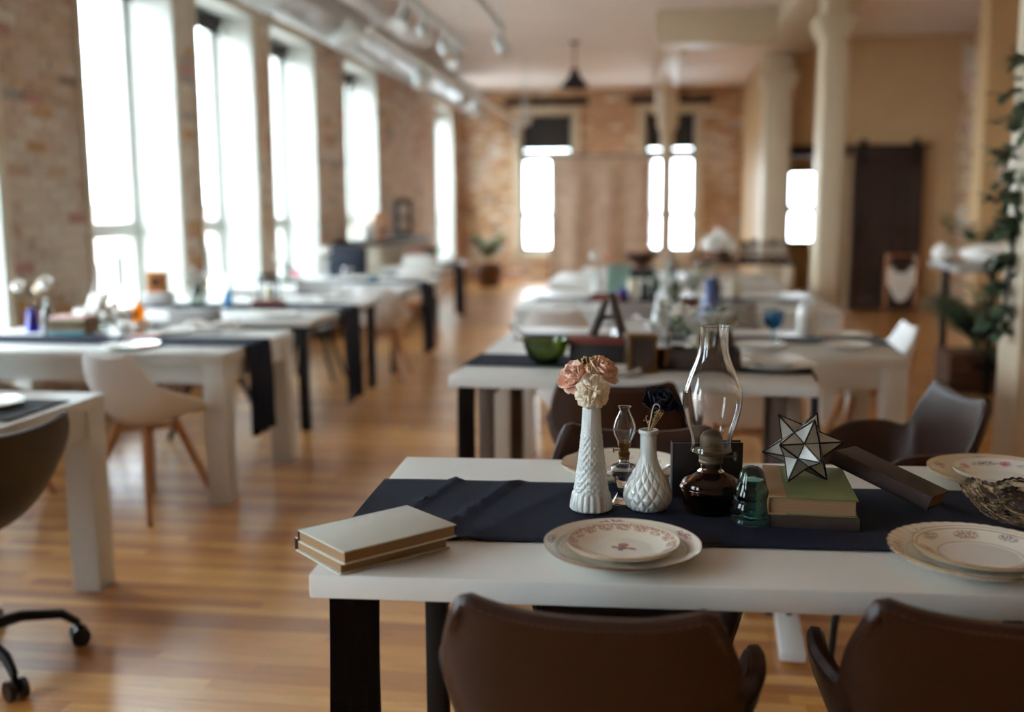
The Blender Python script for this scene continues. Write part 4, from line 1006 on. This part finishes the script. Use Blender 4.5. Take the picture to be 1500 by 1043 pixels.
# ---- table with the amber bottle
z = HL+.0001; zr = HL+.0075
vessel('bud_vase', 'cobalt blue glass bud vase at the left edge of the photo', 'vase', (-3.45, 5.30, z), [(.034, 0), (.038, .004), (.036, .02), (.026, .08), (.020, .13), (.024, .14)], 'blue_glass')
flower('white_flower', 'leftmost white dried flower leaning from the cobalt blue vase', (-3.45, 5.30, HL+.1), (-3.52, 5.30, HL+.255), .042, 'petal_white', 'stem_straw', ball=True)
flower('cream_flower', 'cream dried seed head leaning right from the cobalt blue vase', (-3.45, 5.30, HL+.1), (-3.40, 5.29, HL+.24), .03, 'petal_cream', 'stem_straw', ball=True)
vessel('bottle', 'pale aqua glass bottle with a white flower beside the cobalt blue vase', 'bottle', (-3.30, 5.22, z), sc_(BOT, 1.05), 'smoke_glass')
flower('white_flower', 'white dried flower in the pale aqua bottle', (-3.30, 5.22, HL+.17), (-3.30, 5.21, HL+.275), .048, 'petal_white', 'stem_straw', ball=True)
for k, (mt, h, lb_) in enumerate((('teal_ceramic', .022, 'green book at the bottom of the stack beside the white shells'), ('cover_tan', .02, 'tan book second from the bottom of the stack beside the white shells'), ('cover_brown', .018, 'brown book third in the stack beside the white shells'), ('cover_green', .018, 'dull green book under the pink one beside the white shells'), ('pink_book', .02, 'pale pink book on top of the stack beside the white shells'))):
    book('book', lb_, (-3.145+.004*(k % 2), 5.215, zr+sum((.022, .02, .018, .018, .02)[:k])+.0003*k), R(5*(k % 3)-4), .21, .15, h, mt, 'pages', 'y-', group='books stacked on the amber bottle table')
t = thing('coral_ornament', 'large knobbly white shell and coral cluster on the amber bottle table', 'ornament', (-2.98, 5.30, z)); g = G()
rng = random.Random(8)
for k in range(46):
    q = k/46; g.ball((-.16+.34*q+rng.uniform(-.03, .03), rng.uniform(-.05, .05), .046+.18*math.sin(PI*min(1, q*1.25+.12))**1.2*rng.uniform(.2, 1)), .034*rng.uniform(.7, 1.2), n=8, m=6, fn=lambda d: 1+.18*math.sin(d.x*9)*math.sin(d.z*8))
g.build('cluster', 'china_plain', t)
vessel('bottle', 'amber glass bottle with a waist on the white table', 'bottle', (-2.80, 5.27, zr), [(.030, 0), (.034, .004), (.034, .06), (.030, .075), (.038, .10), (.038, .13), (.018, .152), (.011, .165), (.013, .18)], 'amber_bottle')
t = thing('mug', 'white mug left of the amber bottle', 'mug', (-2.885, 5.30, zr)); f = [(.034, 0), (.038, .004), (.039, .08)]
G().lathe([(0, 0)]+f+[(r-.004, q) for r, q in f[::-1]]+[(0, .006)], 24, cap=False).build('body', 'china_plain', t); g = G(); g.tube([(-.037, 0, .065), (-.062, 0, .055), (-.060, 0, .03), (-.037, 0, .02)], .006, 6); g.build('handle', 'china_plain', t)
t = thing('oil_lamp', 'tall clear glass oil lamp behind the white coral cluster', 'lamp', (-3.12, 5.46, z))
f = smooth([(.06, 0), (.06, .01), (.02, .03), (.02, .07), (.055, .10), (.05, .13), (.02, .15)], 3); G().lathe([(0, 0)]+f+[(0, .152)], 28, cap=False).build('font', 'smoke_glass', t)
f = smooth([(.026, .165), (.040, .20), (.044, .23), (.03, .29), (.022, .34), (.024, .37)], 3); G().lathe(f+[(r-.002, q) for r, q in f[::-1]], 28, cap=False).build('chimney', 'clear_glass', t, weld=True)
g = G(); g.lathe([(0, .150), (.025, .150), (.03, .17), (.02, .18), (0, .18)], 20, cap=False); g.build('burner', 'brass', t)
simple_plate('white plate at the front of the amber bottle table, behind the white shell chair', (-2.56, 4.98-.24, z), .135)
simple_plate('white plate right of the amber bottle at the back of the table', (-2.62, 5.36, z), .13)
t = thing('napkin_stack', 'loosely folded white napkins at the back right of the amber bottle table', 'napkins', (-2.42, 5.38, z), R(8)); g = G()
g.grid(lambda u, v: ((u-.5)*.30, (v-.5)*.17, .052+.020*noise.noise((u*4, v*3, 2))+.012*math.sin(u*11)), 16, 10); o = g.build('napkin', 'card_white', t); m_ = o.modifiers.new('t', 'SOLIDIFY'); m_.thickness = .02
tag(box('pink_booklet', 'pink_book', None, -2.74, -2.58, 5.02, 5.13, zr, zr+.014, bevel=.002), 'small dusty pink booklet right of the amber bottle', 'booklet')
simple_plate('white plate on the table cut by the left edge of the photo', (-2.28, 3.20, HL+.0075), .13)

# ---- tables by the second and third windows
z = .7252; zr = .7325
t = thing('mantel_clock', 'orange wooden block clock with a dark round dial, by the second window', 'clock', (-3.58, 7.05, zr+.09), R(8))
o = box('case', 'orange_wood', t, -.07, .07, -.04, .04, 0, .15, bevel=.004); g = G(); g.tube([(0, -.040, .075), (0, -.046, .075)], .032, 20); g.build('dial', 'cover_dark', t)
t2 = thing('wooden_block', 'white painted block carrying the orange clock', 'block', (-3.58, 7.05, z)); box('block', 'white_plastic', t2, -.1, .1, -.07, .07, 0, .0965, bevel=.004)
LV = ((-3.45, 6.5), (-3.2, 6.75), (-2.9, 6.55), (-2.65, 6.75), (-2.45, 6.42))
for k, (x, y) in enumerate(((-2.42, 6.42), (-3.0, 6.40), (-2.42, 7.62), (-3.0, 7.62))):
    simple_plate(('front right', 'front left', 'back right', 'back left')[k]+' white plate on the table by the second window', (x, y, z), .14, 'plates by the second window')
for k, (x, y) in enumerate(((-2.42, 8.78), (-2.95, 8.76), (-2.42, 9.95), (-2.95, 9.95))):
    simple_plate(('front right', 'front left', 'back right', 'back left')[k]+' white plate on the table by the third window', (x, y, z), .14, 'plates by the third window')
vessel('glass_jar', 'clear glass jar on the runner by the second window', 'jar', (-3.25, 7.0, zr), [(.05, 0), (.055, .01), (.058, .10), (.04, .13), (.045, .15)], 'smoke_glass')
vessel('glass_jar', 'tall clear glass hurricane by the second window', 'jar', (-3.05, 7.08, zr), [(.05, 0), (.055, .01), (.05, .14), (.06, .22)], 'clear_glass')
vessel('bottle', 'small blue bottle by the second window', 'bottle', (-2.98, 6.9, zr), sc_(BOT, .8), 'goblet_blue')
sprays('white_bouquet', 'airy white bouquet standing in the jar by the second window', 'flowers', (-3.25, 7.0, zr+.06), 18, .30, .17, 'petal_white', 8, .035, seed=21)
book('book', 'dark red book lying on the runner by the second window', (-2.72, 7.0, zr), R(12), .22, .16, .035, 'cover_red', 'pages', 'y-')
vessel('glass_jar', 'small clear tumbler on the runner end by the second window', 'jar', (-2.45, 7.0, zr), [(.03, 0), (.033, .004), (.036, .09)], 'clear_glass')
t = thing('black_lantern', 'dark lantern behind the red book by the second window', 'lantern', (-2.85, 7.35, z)); box('frame', 'black_metal', t, -.06, .06, -.06, .06, 0, .015); box('cap', 'black_metal', t, -.06, .06, -.06, .06, .19, .215, bevel=.008)
for sx in (-1, 1):
    for sy in (-1, 1): box('post', 'black_metal', t, sx*.054-.006, sx*.054+.006, sy*.054-.006, sy*.054+.006, .015, .19)
pillar_candle('white candle inside the dark lantern by the second window', (-2.85, 7.35, z+.0152), .03, .1)
vessel('tall_vase', 'tall white vase with a pale flower by the third window', 'vase', (-3.05, 9.35, zr), [(.05, 0), (.055, .006), (.03, .05), (.022, .15), (.03, .20), (.034, .22)], 'milk_glass')
flower('white_flower', 'pale flower on top of the tall white vase by the third window', (-3.05, 9.35, zr+.18), (-3.05, 9.33, zr+.29), .06, 'petal_white', ball=True)
flower('pink_flower', 'bright pink flower lying low by the third window', (-3.28, 9.2, zr), (-3.26, 9.1, zr+.09), .05, 'petal_pink', ball=True)
sprays('white_bouquet', 'white bouquet in the glass jar by the third window', 'flowers', (-3.42, 9.3, zr+.06), 16, .28, .16, 'petal_white', 8, .04, seed=31)
vessel('glass_jar', 'clear glass jar holding the white bouquet by the third window', 'jar', (-3.42, 9.3, zr), [(.05, 0), (.055, .01), (.058, .10), (.04, .13), (.045, .15)], 'smoke_glass')
vessel('teal_bowl', 'small teal bowl at the aisle end of the table by the third window', 'bowl', (-2.62, 9.42, zr), [(.03, 0), (.05, .02), (.065, .05)], 'teal_ceramic')
vessel('glass_jar', 'clear glass jar in the middle of the runner by the third window', 'jar', (-2.85, 9.35, zr), [(.04, 0), (.045, .01), (.045, .12), (.035, .14)], 'clear_glass')
t = thing('napkin_stack', 'tall pile of folded white cloths on the farthest table on the window side', 'napkins', (-2.75, 11.95, z))
for k in range(6): box('napkin', 'card_white', t, -.18+.01*(k % 2), .18-.012*(k % 3), -.13, .13, k*.022, k*.022+.02, bevel=.007)
sprays('pink_bouquet', 'pink and green bouquet on the farthest table on the window side', 'flowers', (-2.9, 12.55, z), 18, .26, .16, 'petal_pink', 4, .05, seed=41); sprays('green_bouquet', 'green leaves beside the pink bouquet on the farthest table', 'flowers', (-2.72, 12.5, zr), 14, .28, .15, 'leaf_green', 7, .05, seed=42)
simple_plate('white plate at the right end of the farthest table on the window side', (-2.6, 13.1, z), .14)

# ---- sideboard and things on it
t = thing('sideboard', 'beige fronted sideboard with a dark top against the brick wall', 'sideboard', (-3.45, 13.25, 0))
box('carcass', 'linen', t, -.30, .22, -1.35, 1.35, .12, .98, bevel=.006); box('top', 'dark_wood', t, -.32, .26, -1.4, 1.4, .98, 1.03, bevel=.006)
for k in range(3): d = box('door', 'linen', t, .22, .24, -1.33+k*.895, -.455+k*.895, .16, .95, bevel=.004); g = G(); g.ball((.252, -.52+k*.895, .6), .014, n=8, m=6); g.build('knob', 'brass', d)
for sx in (-.26, .18):
    for sy in (-1.3, 1.3): box('leg', 'dark_wood', t, sx-.03, sx+.03, sy-.03, sy+.03, 0, .12)
t = thing('double_portrait', 'dark double portrait with pale oval pictures on the sideboard', 'picture', (-3.5, 14.2, 1.0302), R(62))
box('frame', 'cover_black', t, -.19, .19, -.015, .015, 0, .52, bevel=.006)
for zz in (.15, .36):
    g = G(); g.lathe([(0, 0), (.095, 0), (.095, .006), (0, .006)], 28, sy=1.05, cap=False); o = g.build('picture', 'photo_paper', t); o.matrix_local = Matrix.Translation((0, -.015, zz)) @ Matrix.Rotation(R(90), 4, 'X')
t = thing('table_lamp', 'peach shaded table lamp on the sideboard', 'lamp', (-3.45, 12.75, 1.0302))
g = G(); g.lathe(smooth([(.06, 0), (.065, .01), (.03, .04), (.05, .10), (.02, .16), (.012, .2)], 3), 20); g.build('base', 'orange_wood', t); g = G(); g.lathe([(.13, .16), (.09, .34), (.086, .34), (.126, .16)], 28, cap=False); g.build('lamp_shade', 'peach_shade', t, weld=True)
vessel('tall_vase', 'cream ginger jar on the front end of the sideboard', 'vase', (-3.40, 12.15, 1.0302), [(.05, 0), (.06, .01), (.09, .10), (.07, .18), (.045, .21), (.05, .23)], 'china_plain')
t = thing('navy_armchair', 'dark navy upholstered armchair beyond the table by the third window', 'armchair', (-3.42, 10.95, 0), R(180))
box('seat', 'navy_fabric', t, -.2, .2, -.25, .25, .2, .46, bevel=.04); box('backrest', 'navy_fabric', t, -.24, .24, -.30, -.18, .3, 1.0, bevel=.05)
for s in (-1, 1): box('armrest', 'navy_fabric', t, s*.22-.04, s*.22+.04, -.24, .25, .2, .62, bevel=.03)
for sx in (-.18, .18):
    for sy in (-.2, .2): g = G(); g.tube([(sx, sy, .2), (sx*1.05, sy*1.05, 0)], [.022, .014], 8); g.build('leg', 'dark_wood', t)
# far corner plant
t = thing('potted_plant', 'green potted plant in a basket in the far corner of the brick walls', 'plant', (-2.95, 18.3, 0))
g = G(); g.lathe([(0, 0), (.2, 0), (.26, .3), (.24, .42), (.22, .42), (.2, .06), (0, .06)], 24, cap=False); g.build('basket', 'basket', t)
sub = sprays('foliage_tmp', '', '', (0, 0, .38), 18, .65, .40, 'leaf_green', 7, .15, seed=51)
for c in list(sub.children): c.parent = t; c.location = (0, 0, .38)
bpy.data.objects.remove(sub)
# backdrop
t = thing('backdrop_panel', 'large mottled pinkish backdrop standing before the end wall windows', 'backdrop', (-.97, 19.25, 0))
g = G(); g.grid(lambda u, v: ((u-.5)*1.86, .02*math.sin(u*19)*(.4+.6*(1-v))+.015*noise.noise((u*5, v*4, 1)), .03+2.30*v), 60, 16); o = g.build('backdrop_cloth', 'backdrop_cloth', t); m_ = o.modifiers.new('t', 'SOLIDIFY'); m_.thickness = .004
for s in (-1, 1):
    g = G(); g.tube([(s*.95, .05, 0), (s*.95, .05, 2.37)], .014, 8); g.tube([(s*.95, -.2, .014), (s*.95, .3, .014)], .012, 8); g.build('stand_pole', 'black_metal', t)
g = G(); g.tube([(-.97, .05, 2.36), (.97, .05, 2.36)], .016, 8); g.build('cross_bar', 'black_metal', t)

# ---- overhead
t = thing('air_duct', 'long round galvanised air duct under the ceiling along the windows', 'duct', (-3.18, 0, 3.26))
y = YB+.05; n = 0
while y < 17.6:
    y1 = min(y+1.45, 17.7); g = G(); pr = []
    m = 12
    for k in range(m+1): pr.append(Vector((0, y+(y1-y)*k/m, 0)))
    g.tube(pr, [.215 if k not in (0, m) else .228 for k in range(m+1)], 32); g.build('duct_section', 'duct', t); y = y1
for y in (4.0, 6.0, 7.9, 10.1, 13.6, 16.6):
    g = G(); g.add([(-.02, y-.28, -.15), (.26, y-.28, -.02), (.26, y+.28, -.02), (-.02, y+.28, -.15), (.08, y-.22, -.30), (.34, y-.22, -.16), (.34, y+.22, -.16), (.08, y+.22, -.30)], [(0, 1, 2, 3), (4, 7, 6, 5), (0, 4, 5, 1), (1, 5, 6, 2), (2, 6, 7, 3), (3, 7, 4, 0)])
    g.build('outlet', 'galv', t, bevel=.006)
for y in (2, 5, 9, 12, 15, 17.3):
    g = G(); g.tube([(0, y, .2), (0, y, .39)], .006, 6); g.tube([(.222*math.cos(a), y, .222*math.sin(a)) for a in [2*PI*k/24 for k in range(25)]], .008, 5, cap=False); g.build('hanger', 'galv', t)
def spot(parent, x, y, z, aim, mt='galv'):
    d = Vector(aim).normalized(); p = Vector((x, y, z-.13)); g = G(); g.tube([(x, y, z), (x, y, z-.06)], .016, 10); g.tube([(x, y, z-.05), p], .008, 8)
    a = g.build('spot_arm', mt, parent)
    g = G(); g.tube([p-d*.07, p-d*.05, p+d*.05, p+d*.09], [.028, .045, .050, .062], 18); h = g.build('spot_head', mt, a)
    g = G(); g.tube([p+d*.086, p+d*.092], .052, 18); g.build('lens', 'photo_paper', h)
def track(label, loc, L, spots, mt='white_metal', zc=ZC):
    t = thing('track_light', label, 'track light', loc); box('rail', mt, t, -.02, .02, 0, L, -.02, .02, bevel=.003)
    for y in (.15, L*.5, L-.15): g = G(); g.tube([(0, y, .02), (0, y, zc-loc[2])], .006, 6); g.build('rod', 'galv', t)
    for (y, ax) in spots: spot(t, 0, y, -.02, ax)
    return t
track('long white track light hanging in front of the round duct along the windows', (-2.1, 7.6, 2.72), 9.1, [(1.6, (.3, -.4, -.8)), (4.6, (.2, -.5, -.7)), (8.0, (.2, -.5, -.7))])
track('track light with silver spots above the aisle, cut by the top of the photo', (-1.63, 4.2, 2.80), 4.9, [(.8, (.3, -.5, -.7)), (2.55, (-.2, -.6, -.7)), (3.15, (.3, -.5, -.6)), (3.9, (.4, -.5, -.7)), (4.3, (-.2, -.5, -.7))], 'galv')
track('short track light with one silver spot near the middle of the ceiling', (-1.27, 7.4, 2.9), 1.4, [(1.25, (.4, -.3, -.7))], 'galv')
track('small track light with twin spots before the end wall window', (-1.9, 15.0, 2.9), 1.0, [(.3, (.3, -.5, -.7)), (.8, (-.3, -.5, -.7))], 'galv')
t = thing('pendant_lamp', 'dark conical pendant lamp hanging from the ceiling', 'pendant lamp', (-1.1, 14.4, 3.04))
g = G(); g.lathe(smooth([(.19, 0), (.17, .05), (.11, .12), (.06, .20), (.045, .26)], 4)+[(0, .27)], 28, cap=False); g.lathe(smooth([(.185, .001), (.165, .05), (.105, .118)], 4)+[(0, .15)], 28, cap=False); g.build('lamp_shade', 'black_metal', t)
g = G(); g.tube([(0, 0, .26), (0, 0, .60)], .010, 8); g.build('rod', 'black_metal', t); g = G(); g.lathe([(.06, .585), (.06, .61), (0, .61)], 20, cap=False); g.build('canopy', 'black_metal', t)
g = G(); g.ball((0, 0, .05), .035, n=10, m=8); g.build('bulb', 'milk_glass', t)

# ---- right side: bar table, macrame stand, plants, frames, hanging vine
t = thing('bar_table', 'tall gray topped bar table with black legs by the right wall', 'table', (2.85, 8.35, 0))
box('tabletop', 'gray_plastic', t, -.62, .6, -.42, .42, .93, .965, bevel=.004)
for sx, sy in ((-.50, .36), (-.36, -.36), (.5, .36), (.5, -.36)): box('leg', 'black_metal', t, sx-.025, sx+.025, sy-.025, sy+.025, 0, .93, bevel=.003)
box('rail', 'black_metal', t, -.45, .5, .34, .36, .2, .24); box('rail', 'black_metal', t, -.45, .5, -.36, -.34, .2, .24)
t = thing('cushion', 'white cushion lying on the tall bar table', 'cushion', (2.70, 8.3, .9652)); g = G(); g.ball((0, 0, .085), .34, .26, .085, 24, 12, fn=lambda d: 1+.25*abs(d.x*d.y)); g.build('cushion_body', 'petal_white', t); g = G(); g.tube([(.33*math.cos(a), .255*math.sin(a), .085) for a in [2*PI*k/40 for k in range(41)]], .008, 6, cap=False); g.build('piping', 'petal_white', t)
t = thing('paper_lantern', 'white ribbed paper lantern at the left end of the bar table', 'lantern', (2.30, 8.62, .9652)); g = G(); g.ball((0, 0, .075), .085, .085, .075, 20, 24, fn=lambda d: 1+.05*math.sin(d.z*40)); g.build('lantern_body', 'petal_white', t); g = G(); g.tube([(0, 0, .148), (0, 0, .165)], .012, 8); g.build('cap', 'brass', t)
sprays('potted_fern', 'dark palm fronds standing behind the white cushion on the bar table', 'plant', (2.62, 8.66, .966), 7, .46, .36, 'leaf_dark', 9, .16, seed=61, lw=.2)
t = thing('planter_crate', 'brown wooden planter crate under the bar table', 'planter', (2.46, 8.3, 0))
for k in range(3): box('slat', 'pot_brown', t, -.22, .28, -.24, -.22, .02+k*.10, .11+k*.10, bevel=.003)
box('crate_box', 'pot_brown', t, -.21, .27, -.22, .22, .0, .3)
sprays('potted_fern', 'bushy dark green fern spreading from the planter crate', 'plant', (2.46, 8.2, .28), 26, .56, .46, 'leaf_dark', 11, .15, seed=71, lw=.25)
t = thing('pot', 'white flower pot beside the planter crate', 'pot', (2.70, 7.83, 0)); g = G(); g.lathe([(0, 0), (.10, 0), (.14, .26), (.145, .30), (.13, .30), (.10, .05), (0, .05)], 28, cap=False); g.build('pot_body', 'china_plain', t)
sprays('potted_fern', 'low fern growing in the white flower pot', 'plant', (2.70, 7.83, .05), 12, .45, .28, 'leaf_dark', 9, .11, seed=81, lw=.25)
t = thing('macrame_stand', 'slim copper stand hung with a white fringed macrame before the barn door', 'stand', (1.96, 8.5, 0))
for s in (-1, 1): g = G(); g.tube([(s*.115, 0, 0), (s*.115, 0, 1.03)], .008, 8); g.tube([(s*.115, -.14, .008), (s*.115, .14, .008)], .008, 8); g.build('upright', 'copper', t)
g = G(); g.tube([(-.122, 0, 1.03), (.122, 0, 1.03)], .008, 8); g.build('top_bar', 'copper', t)
g = G(); n = 22
for k in range(n):
    x = -.098+.196*k/(n-1); q = 1-(x/.11)**2; top = .92-.03*q; bot = .86-.20*max(q, .35); 
    if abs(x) > .06: top = .935
    g.tube([(x, .004*(k % 2), top), (x*1.03, 0, (top+bot)/2), (x*1.02, .002, bot)], [.006, .0075, .006], 6)
hang = thing('macrame_hanging', 'white fringed macrame hanging with a dark half round gap', 'macrame', (1.96, 8.5, 0))
g.build('fringe', 'yarn', hang); g = G(); g.tube([(-.105, 0, .94), (.105, 0, .94)], .008, 8); g.build('dowel', 'dark_wood', hang)
g = G(); [g.tube([(s*.09, 0, .94), (s*.09, 0, 1.035)], .003, 5) for s in (-1, 1)]; g.build('cord', 'yarn', hang)
for k, (y, z_, h) in enumerate(((12.4, 2.35, .34), (12.9, 1.75, .36), (13.6, 2.2, .3))):
    t = thing('picture_frame', ('dark frame highest on the brick right wall', 'dark frame lowest on the brick right wall, near the pier', 'dark frame deepest on the brick right wall')[k], 'picture frame', (3.985, y, z_)); box('frame', 'cover_black', t, -.02, .012, -.16, .16, -h/2, h/2, bevel=.003); box('picture', 'photo_paper', t, -.023, -.02, -.09, .09, -h/2+.07, h/2-.07)
tag(box('wall_notice', 'card_white', None, 3.60, 3.82, 11.54, 11.548, 1.62, 1.92), 'small white notice on the beige wall pier', 'notice')
t = thing('thermostat', 'small round brown thermostat high on the beige pier', 'thermostat', (3.70, 11.55, 3.0)); g = G(); g.tube([(0, 0, 0), (0, -.03, 0)], .05, 20); g.build('body', 'basket', t); g = G(); g.tube([(0, -.03, 0), (0, -.036, 0)], .03, 20); g.build('dial', 'linen', t)
t = thing('hanging_vine', 'leafy green vine hanging beside the square column at the right edge', 'plant', (1.64, 5.0, 0))
rng = random.Random(90)
vp = [(.02, -.02, 3.42), (.09, -.04, 2.7), (.08, -.05, 2.1), (.03, -.05, 1.85), (.0, -.05, 1.6), (-.01, -.05, 1.35), (-.03, -.05, 1.1), (-.04, -.04, .82)]
g = G(); g.tube([cr(vp[:3], k/10) for k in range(11)], .003, 5); g.build('wire', 'wire', t)
g = G(); g.tube([cr(vp[2:], k/24) for k in range(25)], .009, 7); g.build('stem', 'dark_wood', t)
lv = G(); N = 64
for k in range(N):
    q = k/N; p = cr(vp[2:], q*.99); a = 2.399*k+rng.uniform(-.5, .5); w = (.15 if q < .55 else .09)*rng.uniform(.5, 1.0)
    d = Vector((math.cos(a), math.sin(a)*.8, rng.uniform(-.2, .35))).normalized()
    tip = p+d*w+Vector((0, 0, -.02)); lv.tube([p, p.lerp(tip, .5)+Vector((0, 0, .012)), tip], .0022, 4)
    for j in range(9):
        b = p.lerp(tip, .25+.75*j/8); ld = d*.7+Vector((rng.uniform(-.7, .7), rng.uniform(-.7, .7), rng.uniform(-.5, .6)))
        petal(lv, b, ld, (0, 0, 1), rng.uniform(.05, .09), .024, .25, -.25, 2, 4)
o = lv.build('foliage', 'leaf_dark', t); o['kind'] = 'stuff'
